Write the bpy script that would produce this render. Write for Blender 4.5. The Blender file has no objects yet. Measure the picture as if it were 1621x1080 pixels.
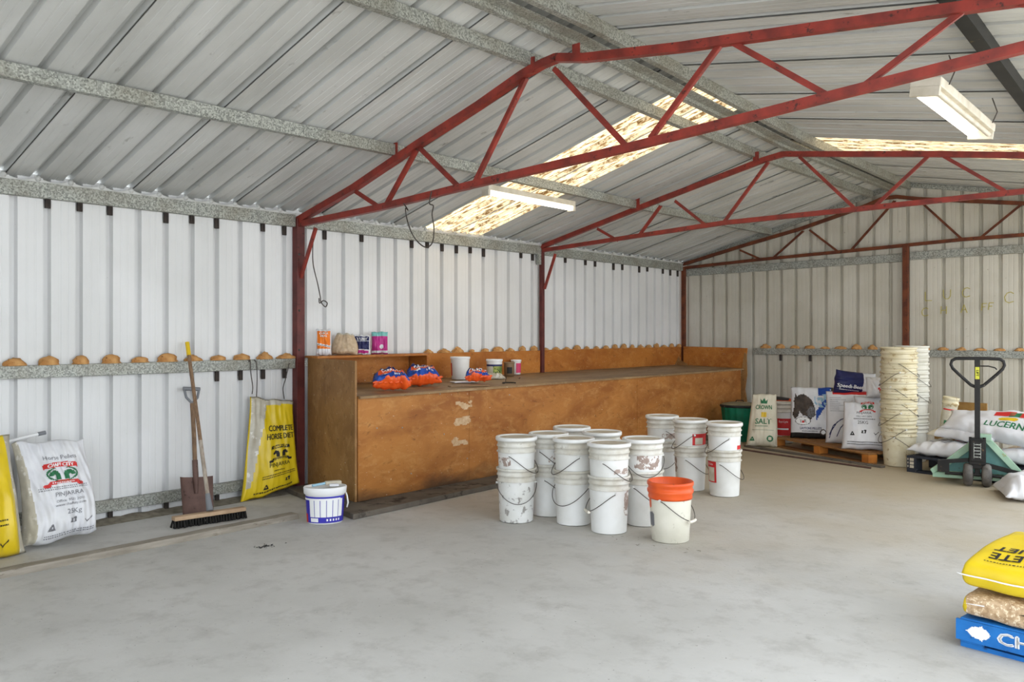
import bpy, bmesh, math, random
from mathutils import Vector, Matrix, noise
random.seed(7)
C = bpy.context.scene.collection
PI = math.pi; sin = math.sin; cos = math.cos

# ------------------------------------------------------------------ camera numbers
FPX, HY, YAW, CX, CZ = 1347.0, 527.6, math.radians(40.154), 6.397, 1.399
def ray(x, y):
    u = (x-810.5)/FPX; v = -(y-HY)/FPX
    return (-sin(YAW)+u*cos(YAW), cos(YAW)+u*sin(YAW), v)
def onX(x, X, y=HY):      # point of the sight line at world X
    r = ray(x, y); t = (X-CX)/r[0]; return Vector((X, t*r[1], CZ+t*r[2]))
def onY(x, y, Y):
    r = ray(x, y); t = Y/r[1]; return Vector((CX+t*r[0], Y, CZ+t*r[2]))
def onZ(x, y, Z=0.0):
    r = ray(x, y); t = (Z-CZ)/r[2]; return Vector((CX+t*r[0], t*r[1], Z))
def facing(x, y): return math.atan2(-y, CX-x)+PI/2   # rotation that turns local -Y to the doorway where the camera is

# ------------------------------------------------------------------ materials
def lin(c):
    return tuple(((v/255)/12.92 if v/255 <= .04045 else ((v/255+.055)/1.055)**2.4) for v in c)
MATS = {}
def pm(name, c1, c2=None, scale=6, rough=.7, metal=0, bump=0, c3=None, s3=20, t3=.62, w3=.05, stretch=(1,1,1), detail=6, spec=.3, bscale=None, obj=True, amt=1.0, rnd=0, lo=.35, hi=.65, a3=1.0):
    if name in MATS: return MATS[name]
    m = bpy.data.materials.new(name); m.use_nodes = True
    nt = m.node_tree; N = nt.nodes; L = nt.links
    b = N['Principled BSDF']
    b.inputs['Roughness'].default_value = rough; b.inputs['Metallic'].default_value = metal
    b.inputs['Specular IOR Level'].default_value = spec
    c1 = lin(c1); c2 = lin(c2) if c2 else c1
    tc = N.new('ShaderNodeTexCoord'); mp = N.new('ShaderNodeMapping'); mp.inputs['Scale'].default_value = stretch
    L.new(tc.outputs['Object'], mp.inputs['Vector'])
    vec = mp.outputs['Vector']
    if rnd:
        oi = N.new('ShaderNodeObjectInfo'); va = N.new('ShaderNodeVectorMath'); va.operation = 'ADD'
        ml = N.new('ShaderNodeMath'); ml.operation = 'MULTIPLY'; ml.inputs[1].default_value = 37
        L.new(oi.outputs['Random'], ml.inputs[0]); L.new(vec, va.inputs[0]); L.new(ml.outputs[0], va.inputs[1]); vec = va.outputs[0]
    no = N.new('ShaderNodeTexNoise'); no.inputs['Scale'].default_value = scale; no.inputs['Detail'].default_value = detail
    L.new(vec, no.inputs['Vector'])
    mr = N.new('ShaderNodeMapRange'); mr.inputs[1].default_value = lo; mr.inputs[2].default_value = hi; mr.inputs[4].default_value = amt
    L.new(no.outputs['Fac'], mr.inputs[0])
    mx = N.new('ShaderNodeMix'); mx.data_type = 'RGBA'
    mx.inputs[6].default_value = (*c1, 1); mx.inputs[7].default_value = (*c2, 1)
    L.new(mr.outputs[0], mx.inputs[0]); col = mx.outputs[2]
    if c3:
        n3 = N.new('ShaderNodeTexNoise'); n3.inputs['Scale'].default_value = s3; n3.inputs['Detail'].default_value = 8; n3.inputs['Roughness'].default_value = .65
        L.new(vec, n3.inputs['Vector'])
        m3 = N.new('ShaderNodeMapRange'); m3.inputs[1].default_value = t3; m3.inputs[2].default_value = t3+w3; m3.inputs[4].default_value = a3
        L.new(n3.outputs['Fac'], m3.inputs[0])
        x3 = N.new('ShaderNodeMix'); x3.data_type = 'RGBA'; x3.inputs[7].default_value = (*lin(c3), 1)
        L.new(m3.outputs[0], x3.inputs[0]); L.new(col, x3.inputs[6]); col = x3.outputs[2]
    L.new(col, b.inputs['Base Color'])
    if bump:
        nb = N.new('ShaderNodeTexNoise'); nb.inputs['Scale'].default_value = bscale or scale*5; nb.inputs['Detail'].default_value = 6
        L.new(vec, nb.inputs['Vector'])
        bp = N.new('ShaderNodeBump'); bp.inputs['Strength'].default_value = bump; bp.inputs['Distance'].default_value = .01
        L.new(nb.outputs['Fac'], bp.inputs['Height']); L.new(bp.outputs[0], b.inputs['Normal'])
    MATS[name] = m; return m

def galv():
    if 'galv' in MATS: return MATS['galv']
    m = bpy.data.materials.new('galvanised_steel'); m.use_nodes = True
    nt = m.node_tree; N = nt.nodes; L = nt.links; b = N['Principled BSDF']
    tc = N.new('ShaderNodeTexCoord'); vo = N.new('ShaderNodeTexVoronoi'); vo.inputs['Scale'].default_value = 105
    L.new(tc.outputs['Object'], vo.inputs['Vector'])
    sp = N.new('ShaderNodeSeparateColor'); L.new(vo.outputs['Color'], sp.inputs[0])
    mx = N.new('ShaderNodeMix'); mx.data_type = 'RGBA'; mx.inputs[6].default_value = (*lin((112,115,110)),1); mx.inputs[7].default_value = (*lin((186,188,180)),1)
    L.new(sp.outputs[0], mx.inputs[0])
    no = N.new('ShaderNodeTexNoise'); no.inputs['Scale'].default_value = 3; no.inputs['Detail'].default_value = 7; L.new(tc.outputs['Object'], no.inputs['Vector'])
    mr = N.new('ShaderNodeMapRange'); mr.inputs[1].default_value = .45; mr.inputs[2].default_value = .75; mr.inputs[4].default_value = .6; L.new(no.outputs['Fac'], mr.inputs[0])
    m2 = N.new('ShaderNodeMix'); m2.data_type = 'RGBA'; m2.inputs[7].default_value = (*lin((120,112,92)),1)
    L.new(mr.outputs[0], m2.inputs[0]); L.new(mx.outputs[2], m2.inputs[6]); L.new(m2.outputs[2], b.inputs['Base Color'])
    b.inputs['Metallic'].default_value = .25; b.inputs['Roughness'].default_value = .5
    MATS['galv'] = m; return m

def skylight_mat():
    m = bpy.data.materials.new('dirty_translucent_sheet'); m.use_nodes = True
    nt = m.node_tree; N = nt.nodes; L = nt.links; N.clear()
    out = N.new('ShaderNodeOutputMaterial'); tc = N.new('ShaderNodeTexCoord'); mp = N.new('ShaderNodeMapping'); mp.inputs['Scale'].default_value = (1.2, 4, 1)
    L.new(tc.outputs['Object'], mp.inputs[0])
    no = N.new('ShaderNodeTexNoise'); no.inputs['Scale'].default_value = 7; no.inputs['Detail'].default_value = 9; no.inputs['Roughness'].default_value = .7
    L.new(mp.outputs[0], no.inputs[0])
    r = N.new('ShaderNodeValToRGB'); r.color_ramp.elements[0].position = .46; r.color_ramp.elements[0].color = (.50,.40,.25,1)
    r.color_ramp.elements[1].position = .58; r.color_ramp.elements[1].color = (.10,.055,.02,1)
    L.new(no.outputs['Fac'], r.inputs[0])
    t = N.new('ShaderNodeBsdfTranslucent'); d = N.new('ShaderNodeBsdfDiffuse'); s = N.new('ShaderNodeMixShader'); s.inputs[0].default_value = .3
    L.new(r.outputs[0], t.inputs[0]); L.new(r.outputs[0], d.inputs[0]); L.new(t.outputs[0], s.inputs[1]); L.new(d.outputs[0], s.inputs[2]); L.new(s.outputs[0], out.inputs[0])
    return m

def emis(name, col, st):
    m = bpy.data.materials.new(name); m.use_nodes = True; b = m.node_tree.nodes['Principled BSDF']
    b.inputs['Base Color'].default_value = (1,1,1,1); b.inputs['Emission Color'].default_value = (*col,1); b.inputs['Emission Strength'].default_value = st
    return m

def floor_mat():
    m = bpy.data.materials.new('worn_concrete'); m.use_nodes = True
    nt = m.node_tree; N = nt.nodes; L = nt.links; b = N['Principled BSDF']; b.inputs['Roughness'].default_value = .75; b.inputs['Specular IOR Level'].default_value = .3
    tc = N.new('ShaderNodeTexCoord')
    def nz(s, d=8, ro=.6, st=None):
        n = N.new('ShaderNodeTexNoise'); n.inputs['Scale'].default_value = s; n.inputs['Detail'].default_value = d; n.inputs['Roughness'].default_value = ro
        if st:
            mp = N.new('ShaderNodeMapping'); mp.inputs['Scale'].default_value = st; L.new(tc.outputs['Object'], mp.inputs[0]); L.new(mp.outputs[0], n.inputs[0])
        else: L.new(tc.outputs['Object'], n.inputs[0])
        return n.outputs['Fac']
    def rng(i, a, c, o=1.0):
        r = N.new('ShaderNodeMapRange'); r.inputs[1].default_value = a; r.inputs[2].default_value = c; r.inputs[4].default_value = o; L.new(i, r.inputs[0]); return r.outputs[0]
    def mix(f, a, c):
        x = N.new('ShaderNodeMix'); x.data_type = 'RGBA'; L.new(f, x.inputs[0])
        if isinstance(a, tuple): x.inputs[6].default_value = (*lin(a),1)
        else: L.new(a, x.inputs[6])
        x.inputs[7].default_value = (*lin(c),1); return x.outputs[2]
    c = mix(rng(nz(1.1), .35, .65), (196,194,190), (180,178,173))
    c = mix(rng(nz(5, 10, .7), .5, .72, .55), c, (150,146,140))
    # back half browner: its warm light put into the colour, along with feed dust
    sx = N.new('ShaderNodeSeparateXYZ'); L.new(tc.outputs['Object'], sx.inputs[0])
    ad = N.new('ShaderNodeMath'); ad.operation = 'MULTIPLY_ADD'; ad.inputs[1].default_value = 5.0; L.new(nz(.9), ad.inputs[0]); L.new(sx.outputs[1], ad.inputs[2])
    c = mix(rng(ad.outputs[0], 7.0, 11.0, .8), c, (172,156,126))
    c = mix(rng(nz(38, 4, .6), .66, .72, .6), c, (196,190,172))
    c = mix(rng(nz(55, 3, .5, (1,1,1)), .70, .74, .7), c, (86,80,72))
    c = mix(rng(nz(1.9, 12, .75), .63, .72, .55), c, (120,115,108))
    L.new(c, b.inputs['Base Color'])
    bp = N.new('ShaderNodeBump'); bp.inputs['Strength'].default_value = .25; bp.inputs['Distance'].default_value = .01
    L.new(nz(30, 8), bp.inputs['Height']); L.new(bp.outputs[0], b.inputs['Normal'])
    return m

def ply_mat(name, base, dark, light, seed=0, grain=(1,1,1), stain=None):
    m = bpy.data.materials.new(name); m.use_nodes = True
    nt = m.node_tree; N = nt.nodes; L = nt.links; b = N['Principled BSDF']; b.inputs['Roughness'].default_value = .55; b.inputs['Specular IOR Level'].default_value = .3
    tc = N.new('ShaderNodeTexCoord'); mp = N.new('ShaderNodeMapping'); mp.inputs['Scale'].default_value = grain; mp.inputs['Location'].default_value = (seed,seed*2,seed)
    L.new(tc.outputs['Object'], mp.inputs[0])
    def nz(s, d=8, ro=.6):
        n = N.new('ShaderNodeTexNoise'); n.inputs['Scale'].default_value = s; n.inputs['Detail'].default_value = d; n.inputs['Roughness'].default_value = ro; n.inputs['Distortion'].default_value = .6
        L.new(mp.outputs[0], n.inputs[0]); return n.outputs['Fac']
    def rng(i, a, c, o=1.0):
        r = N.new('ShaderNodeMapRange'); r.inputs[1].default_value = a; r.inputs[2].default_value = c; r.inputs[4].default_value = o; L.new(i, r.inputs[0]); return r.outputs[0]
    def mix(f, a, c):
        x = N.new('ShaderNodeMix'); x.data_type = 'RGBA'; L.new(f, x.inputs[0])
        if isinstance(a, tuple): x.inputs[6].default_value = (*lin(a),1)
        else: L.new(a, x.inputs[6])
        x.inputs[7].default_value = (*lin(c),1); return x.outputs[2]
    c = mix(rng(nz(2.0), .38, .62), base, dark)
    c = mix(rng(nz(7, 10, .7), .5, .75, .7), c, light)
    c = mix(rng(nz(16, 6, .6), .60, .72, .6), c, tuple(int(v*.62) for v in dark))
    c = mix(rng(nz(60, 3, .5), .70, .74, .8), c, (222,212,190))
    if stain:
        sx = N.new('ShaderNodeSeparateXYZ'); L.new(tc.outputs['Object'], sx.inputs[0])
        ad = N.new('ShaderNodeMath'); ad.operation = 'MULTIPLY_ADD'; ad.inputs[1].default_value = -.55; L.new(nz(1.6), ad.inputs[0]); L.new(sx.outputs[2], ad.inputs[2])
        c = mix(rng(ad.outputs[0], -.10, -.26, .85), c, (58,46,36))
    L.new(c, b.inputs['Base Color'])
    return m

M = {}
M['white_wall'] = pm('white_painted_sheet', (226,226,226), (214,214,213), 1.2, rough=.45, bump=.03, bscale=40, c3=(150,148,140), s3=34, t3=.70, w3=.04, a3=.6)
M['back_wall'] = pm('dusty_painted_sheet', (204,200,188), (188,183,168), 1.5, rough=.6, c3=(120,108,84), s3=26, t3=.66, w3=.06, bump=.05, bscale=60, a3=.6)
M['roof'] = pm('dull_roof_sheet', (206,207,205), (186,187,184), 1.6, rough=.5, metal=.1, bump=.04, bscale=50, c3=(92,88,78), s3=5, t3=.63, w3=.09, a3=.7, stretch=(.6,1.6,1))
M['girt'] = galv()
M['red'] = pm('red_oxide_paint', (150,52,40), (112,40,32), 9, rough=.5, c3=(70,32,28), s3=22, t3=.60, w3=.06, spec=.5)
M['darkred'] = pm('dark_oxide_paint', (104,50,46), (82,40,38), 9, rough=.5, c3=(60,34,30), s3=22, t3=.62, w3=.06)
M['rust'] = pm('rusty_oxide_paint', (116,62,36), (84,44,30), 9, rough=.6, c3=(60,38,26), s3=22, t3=.6, w3=.06)
M['blackpaint'] = pm('dull_black_paint', (36,36,34), (26,26,25), 9, rough=.5, c3=(112,98,60), s3=8, t3=.64, w3=.05)
M['foam'] = pm('old_expanding_foam', (206,160,104), (174,122,70), 14, rough=.9, bump=.5, bscale=60, c3=(104,70,38), s3=30, t3=.6, w3=.05)
M['darkgap'] = pm('dark_foam_and_lap_shadow', (66,58,54), (50,46,44), 20, rough=.9)
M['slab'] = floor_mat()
M['bucket'] = pm('white_plastic', (232,232,230), (218,217,212), 5, rough=.35, c3=(170,162,146), s3=16, t3=.68, w3=.05, spec=.4, rnd=1, a3=.7)
M['bucketdirty'] = pm('scuffed_white_plastic', (228,228,226), (212,211,205), 5, rough=.4, c3=(128,122,116), s3=19, t3=.56, w3=.04, spec=.4, rnd=1, a3=.8)
M['rim'] = pm('grubby_plastic_rim', (222,220,212), (196,190,176), 10, rough=.45, c3=(150,142,126), s3=26, t3=.60, w3=.10, rnd=1, a3=.6)
M['lidtop'] = pm('dusty_lid_top', (196,186,168), (176,164,144), 9, rough=.8, c3=(214,208,196), s3=20, t3=.6, rnd=1)
M['oldbucket'] = pm('yellowed_plastic', (222,214,188), (206,194,158), 6, rough=.45, c3=(158,132,84), s3=15, t3=.56, w3=.08, rnd=1, a3=.8)
M['oldgrey'] = pm('aged_white_plastic', (216,214,204), (200,197,184), 6, rough=.45, c3=(160,148,112), s3=13, t3=.66, w3=.06, rnd=1)
M['orange'] = pm('orange_plastic', (232,98,44), (214,82,34), 8, rough=.35, c3=(170,70,36), s3=18, t3=.64)
M['cream'] = pm('cream_plastic', (226,222,208), (210,206,190), 5, rough=.45, c3=(166,160,146), s3=24, t3=.64, w3=.04)
M['reddust'] = pm('dried_red_residue', (120,52,40), (92,40,34), 16, rough=.8)
M['wire'] = pm('grey_wire', (92,88,84), (70,62,56), 20, rough=.5, metal=.4)
M['grip'] = pm('white_grip', (226,220,206), rough=.5)
M['torn'] = pm('torn_label_paper', (176,160,150), (150,130,120), 20, rough=.9, c3=(228,226,222), s3=22, t3=.52, w3=.02, rnd=1)
M['redlabel'] = pm('red_printed_label', (206,52,52), (192,44,46), 8, rough=.5, c3=(230,216,210), s3=26, t3=.70, w3=.03)
M['paper'] = pm('grubby_paper', (206,200,184), (188,178,158), 20, rough=.8)
M['green'] = pm('green_bin_plastic', (20,118,88), (14,98,72), 6, rough=.45, c3=(90,130,110), s3=30, t3=.68)
M['blackrubber'] = pm('black_rubber', (46,44,44), (36,35,35), 10, rough=.6, c3=(110,104,94), s3=20, t3=.64)
M['duststrap'] = pm('dusty_lid', (150,140,112), (126,118,94), 8, rough=.85)
M['white_sack'] = pm('white_woven_plastic', (226,226,228), (212,212,216), 7, rough=.5, bump=.12, bscale=30, spec=.4)
M['cream_sack'] = pm('cream_paper', (222,216,196), (208,200,178), 7, rough=.7, bump=.1, bscale=30)
M['clear'] = pm('cloudy_clear_plastic', (196,190,172), (172,164,146), 9, rough=.35, c3=(214,210,200), s3=14, t3=.56, spec=.5)
M['feed'] = pm('chopped_feed_in_clear_plastic', (206,176,140), (166,134,98), 42, rough=.5, c3=(232,212,180), s3=60, t3=.54, w3=.03, stretch=(1,1,3), spec=.5)
M['yellow'] = pm('yellow_plastic_sack', (228,198,34), (214,184,24), 6, rough=.35, spec=.5, bump=.1, bscale=16)
M['yellowhandle'] = pm('yellow_paint', (222,186,40), rough=.4)
M['black'] = pm('black_print', (38,36,34), rough=.6)
M['greyprint'] = pm('grey_print', (120,120,124), rough=.6)
M['redprint'] = pm('red_print', (204,52,50), rough=.5)
M['greenprint'] = pm('green_print', (46,112,74), rough=.5)
M['white'] = pm('white_print', (236,236,236), rough=.5)
M['navy'] = pm('navy_print', (40,44,92), (32,34,76), 9, rough=.4)
M['blue'] = pm('blue_print', (38,84,176), (30,66,150), 9, rough=.4)
M['lightblue'] = pm('pale_blue_print', (160,196,214), (130,170,196), 9, rough=.4)
M['carrotorange'] = pm('carrot_orange', (236,96,36), (220,80,26), 18, rough=.35, spec=.5, bump=.15, bscale=30)
M['orangeprint'] = pm('orange_print', (238,130,40), (228,116,30), 8, rough=.4)
M['magenta'] = pm('magenta_print', (196,56,140), (176,44,122), 9, rough=.35)
M['teal'] = pm('pale_teal_print', (140,206,200), (120,190,186), 9, rough=.35)
M['beige'] = pm('beige_pellets_in_plastic', (206,184,154), (186,160,130), 26, rough=.45, c3=(226,214,196), s3=12, t3=.62, spec=.5)
M['timber'] = pm('weathered_timber', (158,150,138), (132,124,112), 5, rough=.85, stretch=(6,.8,6), bump=.2, c3=(104,92,78), s3=9, t3=.6)
M['palletwood'] = pm('brown_pallet_wood', (156,112,66), (124,84,48), 5, rough=.8, stretch=(1,8,8), bump=.2, c3=(92,62,36), s3=12, t3=.6)
M['pinewood'] = pm('orange_pine_block', (196,126,54), (166,98,40), 8, rough=.7)
M['bluepaint'] = pm('blue_pallet_paint', (36,120,196), (28,100,172), 8, rough=.6, c3=(24,70,120), s3=16, t3=.6, w3=.05, bump=.2)
M['blackblue'] = pm('dark_pallet_paint', (52,56,66), (40,42,50), 8, rough=.7, c3=(90,92,98), s3=18, t3=.62)
M['mint'] = pm('mint_green_paint', (164,192,166), (144,176,152), 7, rough=.45, c3=(150,146,90), s3=14, t3=.6, w3=.06)
M['mintback'] = pm('dull_teal_paint', (112,158,150), (94,138,134), 7, rough=.5, c3=(80,96,90), s3=20, t3=.62)
M['grease'] = pm('greasy_black_steel', (42,40,38), (30,29,28), 12, rough=.45, metal=.3, c3=(98,78,56), s3=16, t3=.62)
M['wheel'] = pm('worn_grey_wheel', (112,108,102), (82,78,74), 14, rough=.6, c3=(60,56,52), s3=24, t3=.6)
M['limesticker'] = pm('lime_sticker', (208,206,70), rough=.5)
M['ash'] = pm('worn_ash_handle', (140,112,86), (112,88,68), 8, rough=.6, stretch=(6,6,1), c3=(86,66,50), s3=20, t3=.6)
M['paleash'] = pm('pale_worn_handle', (176,164,150), (146,132,118), 8, rough=.6, stretch=(6,6,1))
M['rustyblade'] = pm('rusty_brown_steel', (112,88,80), (92,70,64), 9, rough=.65, metal=.2, c3=(72,54,48), s3=18, t3=.6)
M['bristle'] = pm('black_bristle', (40,38,36), (28,27,26), 30, rough=.9, c3=(150,140,96), s3=60, t3=.64)
M['broomwood'] = pm('pale_broom_head', (190,162,132), (166,138,110), 8, rough=.7)
M['greyplastic'] = pm('grey_plastic', (122,124,128), rough=.5)
M['purpleblue'] = pm('violet_blue_label', (62,58,176), (54,50,160), 8, rough=.4)
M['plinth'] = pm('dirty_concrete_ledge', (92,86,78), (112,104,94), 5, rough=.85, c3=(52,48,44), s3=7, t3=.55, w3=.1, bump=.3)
M['dirt'] = pm('loose_dirt', (150,143,128), (120,112,98), 14, rough=.95, bump=.6)
M['card'] = pm('brown_chipboard', (160,124,70), (140,104,56), 12, rough=.8)
M['lampwhite'] = pm('grubby_white_lamp_body', (216,210,196), (192,184,166), 9, rough=.5)
M['tin'] = pm('brown_tin', (136,112,84), (116,92,66), 9, rough=.5)
M['pinkred'] = pm('pink_red_label', (206,62,104), rough=.5)
M['greenlabel'] = pm('green_photo_label', (84,112,50), (168,172,84), 16, rough=.5, c3=(40,60,30), s3=30, t3=.55)
M['chalk'] = pm('yellow_chalk', (172,160,84), (186,176,110), 40, rough=.9)
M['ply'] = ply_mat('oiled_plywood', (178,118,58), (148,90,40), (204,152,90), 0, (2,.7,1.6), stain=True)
M['plyend'] = ply_mat('dull_plywood', (158,116,68), (130,92,52), (180,142,96), 3, (1.2,1,1))
M['plyback'] = ply_mat('orange_plywood', (186,118,50), (158,92,36), (206,146,78), 5, (1,.8,1.4))
M['plytop'] = ply_mat('greyed_plywood', (160,130,92), (130,102,70), (182,156,120), 8, (2.4,.6,1))
M['tube'] = emis('lit_tube', (1,.93,.80), 4.5)
M['skylight'] = skylight_mat()

# ------------------------------------------------------------------ mesh builder
class MB:
    def __init__(s): s.v = []; s.f = []; s.m = []; s.sm = []
    def add(s, vs, fs, mi=0, smooth=False, T=None):
        o = len(s.v)
        s.v += [tuple(T @ Vector(p)) if T else tuple(p) for p in vs]
        for f in fs: s.f.append([i+o for i in f]); s.m.append(mi); s.sm.append(smooth)
        return s
    def box(s, x0, x1, y0, y1, z0, z1, mi=0, T=None):
        vs = [(x0,y0,z0),(x1,y0,z0),(x1,y1,z0),(x0,y1,z0),(x0,y0,z1),(x1,y0,z1),(x1,y1,z1),(x0,y1,z1)]
        return s.add(vs, [(0,3,2,1),(4,5,6,7),(0,1,5,4),(1,2,6,5),(2,3,7,6),(3,0,4,7)], mi, False, T)
    def beam(s, a, b, w, h, up=(0,1,0), mi=0):
        a = Vector(a); b = Vector(b); d = (b-a).normalized(); u = Vector(up); x = d.cross(u).normalized(); u = x.cross(d).normalized()
        vs = []
        for p in (a, b):
            for i, j in ((-1,-1),(1,-1),(1,1),(-1,1)): vs.append(p+x*(i*w/2)+u*(j*h/2))
        return s.add(vs, [(0,1,2,3),(7,6,5,4),(0,4,5,1),(1,5,6,2),(2,6,7,3),(3,7,4,0)], mi)
    def tube(s, pts, r, n=8, mi=0, cap=True, rs=None):
        pts = [Vector(p) for p in pts]; rings = []; N = len(pts); nrm = None
        for i, p in enumerate(pts):
            d = (pts[min(i+1,N-1)]-pts[max(i-1,0)]).normalized()
            if nrm is None:
                nrm = d.cross(Vector((0,0,1)));
                if nrm.length < .05: nrm = d.cross(Vector((1,0,0)))
            nrm = (nrm - d*nrm.dot(d)).normalized(); b = d.cross(nrm)
            rr = rs[i] if rs else r
            rings.append([p+nrm*(rr*cos(2*PI*k/n))+b*(rr*sin(2*PI*k/n)) for k in range(n)])
        vs = [q for R in rings for q in R]; fs = []
        for i in range(N-1):
            for k in range(n): fs.append((i*n+k, (i+1)*n+k, (i+1)*n+(k+1)%n, i*n+(k+1)%n))
        s.add(vs, fs, mi, True)
        if cap: s.add(rings[0]+rings[-1], [tuple(range(n)), tuple(range(2*n-1, n-1, -1))], mi)
        return s
    def lathe(s, prof, n=40, mi=0, T=None, a0=0, a1=2*PI, smooth=True):
        full = abs(a1-a0-2*PI) < 1e-6; k = n if full else n+1; vs = []; fs = []
        for r, z in prof:
            for j in range(k):
                a = a0+(a1-a0)*j/n; vs.append((r*cos(a), r*sin(a), z))
        for i in range(len(prof)-1):
            for j in range(n):
                j2 = (j+1) % k if full else j+1
                fs.append((i*k+j, i*k+j2, (i+1)*k+j2, (i+1)*k+j))
        return s.add(vs, fs, mi, smooth, T)
    def grid(s, fn, n, m, mi=0, mfn=None, smooth=True):
        vs = [fn(i/n, j/m) for j in range(m+1) for i in range(n+1)]; o = len(s.v); s.v += [tuple(p) for p in vs]
        for j in range(m):
            for i in range(n):
                s.f.append([o+j*(n+1)+i, o+j*(n+1)+i+1, o+(j+1)*(n+1)+i+1, o+(j+1)*(n+1)+i]); s.sm.append(smooth)
                s.m.append(mfn((i+.5)/n, (j+.5)/m) if mfn else mi)
        return s
    def mesh(s, name, mats):
        me = bpy.data.meshes.new(name); me.from_pydata(s.v, [], s.f)
        for m in (mats if isinstance(mats, (list,tuple)) else [mats]): me.materials.append(m)
        me.polygons.foreach_set('material_index', s.m); me.polygons.foreach_set('use_smooth', s.sm); me.update()
        return me
def ob(name, mb, mats, parent=None, loc=None, rot=None, merge=False, bev=0):
    me = mb.mesh(name, mats) if isinstance(mb, MB) else mb
    if merge:
        bm = bmesh.new(); bm.from_mesh(me); bmesh.ops.remove_doubles(bm, verts=bm.verts, dist=1e-5); bmesh.ops.recalc_face_normals(bm, faces=bm.faces); bm.to_mesh(me); bm.free()
    o = bpy.data.objects.new(name, me); C.objects.link(o)
    if parent: o.parent = parent
    if loc is not None: o.location = loc
    if rot is not None: o.rotation_euler = rot
    if bev:
        b = o.modifiers.new('bevel', 'BEVEL'); b.width = bev; b.segments = 2; b.limit_method = 'ANGLE'
    return o
def tag(o, label, cat, group=None):
    o['label'] = label; o['category'] = cat
    if group: o['group'] = group
    return o
def thing(name, label, cat, loc=(0,0,0), rz=0, group=None):
    o = bpy.data.objects.new(name, None); C.objects.link(o); o.empty_display_size = .1
    o.location = loc; o.rotation_euler = (0,0,rz); return tag(o, label, cat, group)
def struct(name, mb, mats, **k):
    o = ob(name, mb, mats, **k); o['kind'] = 'structure'; return o

# text outlines as flat polygons
_T = {}
def text2d(s):
    if s in _T: return _T[s]
    cu = bpy.data.curves.new('t', 'FONT'); cu.body = s; cu.size = 1; cu.align_x = 'CENTER'; cu.resolution_u = 2
    o = bpy.data.objects.new('t', cu); C.objects.link(o)
    dg = bpy.context.evaluated_depsgraph_get(); dg.update(); me = o.evaluated_get(dg).to_mesh()
    r = ([(v.co.x, v.co.y) for v in me.vertices], [tuple(p.vertices) for p in me.polygons])
    o.evaluated_get(dg).to_mesh_clear(); bpy.data.objects.remove(o); bpy.data.curves.remove(cu)
    _T[s] = r; return r
def put_text(mb, s, fn, cx, cy, h, mi=0, bold=0, sx=1, arc=0):
    """fn(x, y) maps sheet metres to a 3-D point; h is the cap height"""
    vs, fs = text2d(s); k = h/.70
    wid = max((abs(v[0]) for v in vs), default=1)
    def mapv(dx, dy): return [fn(cx+(x*k*sx)+dx, cy+y*k+dy-arc*(x/wid)**2) for x, y in vs]
    offs = [(0,0)] if not bold else [(0,0),(bold,0),(-bold,0),(0,bold)]
    for dx, dy in offs: mb.add(mapv(dx, dy), fs, mi)
def inpoly(pts):
    def t(x, y):
        c = False; j = len(pts)-1
        for i in range(len(pts)):
            xi, yi = pts[i]; xj, yj = pts[j]
            if (yi > y) != (yj > y) and x < (xj-xi)*(y-yi)/(yj-yi)+xi: c = not c
            j = i
        return c
    return t
def raster(mb, fn, x0, x1, y0, y1, step, pred, mi=0):
    n = max(2, int((x1-x0)/step)); m = max(2, int((y1-y0)/step)); idx = {}
    def vid(i, j):
        if (i,j) not in idx: idx[(i,j)] = len(mb.v); mb.v.append(tuple(fn(x0+(x1-x0)*i/n, y0+(y1-y0)*j/m)))
        return idx[(i,j)]
    for j in range(m):
        for i in range(n):
            if pred(x0+(x1-x0)*(i+.5)/n, y0+(y1-y0)*(j+.5)/m):
                mb.f.append([vid(i,j),vid(i+1,j),vid(i+1,j+1),vid(i,j+1)]); mb.m.append(mi); mb.sm.append(True)

# ------------------------------------------------------------------ the shell
Y0, YB, P = -1.3, 11.64, .219
RX, XE = 3.13, 6.32
T1Y, T2Y, T3Y = 4.58, 8.08, 11.56
def lerpY(Y, a, b): t = min(1, max(0, (Y-T1Y)/(T2Y-T1Y))); return a+(b-a)*t
def zroof(X, Y):
    z = 2.49
    sl = lerpY(Y, .315, .277); sr = lerpY(Y, .155, .182)
    return z+sl*X if X <= RX else z+sl*RX-sr*(X-RX)
def rib_profile(t):      # recess depth across one pitch, t in 0..1
    pts = [(0,0),(.20,0),(.21,.0018),(.25,.0018),(.26,0),(.44,0),(.45,.0018),(.49,.0018),(.50,0),(.71,0),(.745,.042),(.915,.042),(.95,0),(1,0)]
    return pts
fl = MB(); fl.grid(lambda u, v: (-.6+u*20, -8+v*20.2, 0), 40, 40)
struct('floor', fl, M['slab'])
PH = 2.262-.83*P       # rib centre of the left wall falls on Y = 2.262
def ypts(y0, y1, ph, pitch=P):
    out = []; k = math.floor((y0-ph)/pitch)
    while ph+k*pitch < y1:
        for t, d in rib_profile(0):
            y = ph+(k+t)*pitch
            if y0 <= y <= y1: out.append((y, d, (k, t)))
        k += 1
    return out
w = MB(); L_ = ypts(Y0, YB, PH)
for (a, d, _), (b, e, _) in zip(L_, L_[1:]):
    if b-a > 1e-6: w.add([(-d,a,0),(-e,b,0),(-e,b,zroof(0,b)+.02),(-d,a,zroof(0,a)+.02)], [(0,3,2,1)])
struct('wall_left', w, M['white_wall'])
PB = .083-.83*.2099
w = MB(); L_ = ypts(-.02, XE, PB, .2099)
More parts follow.
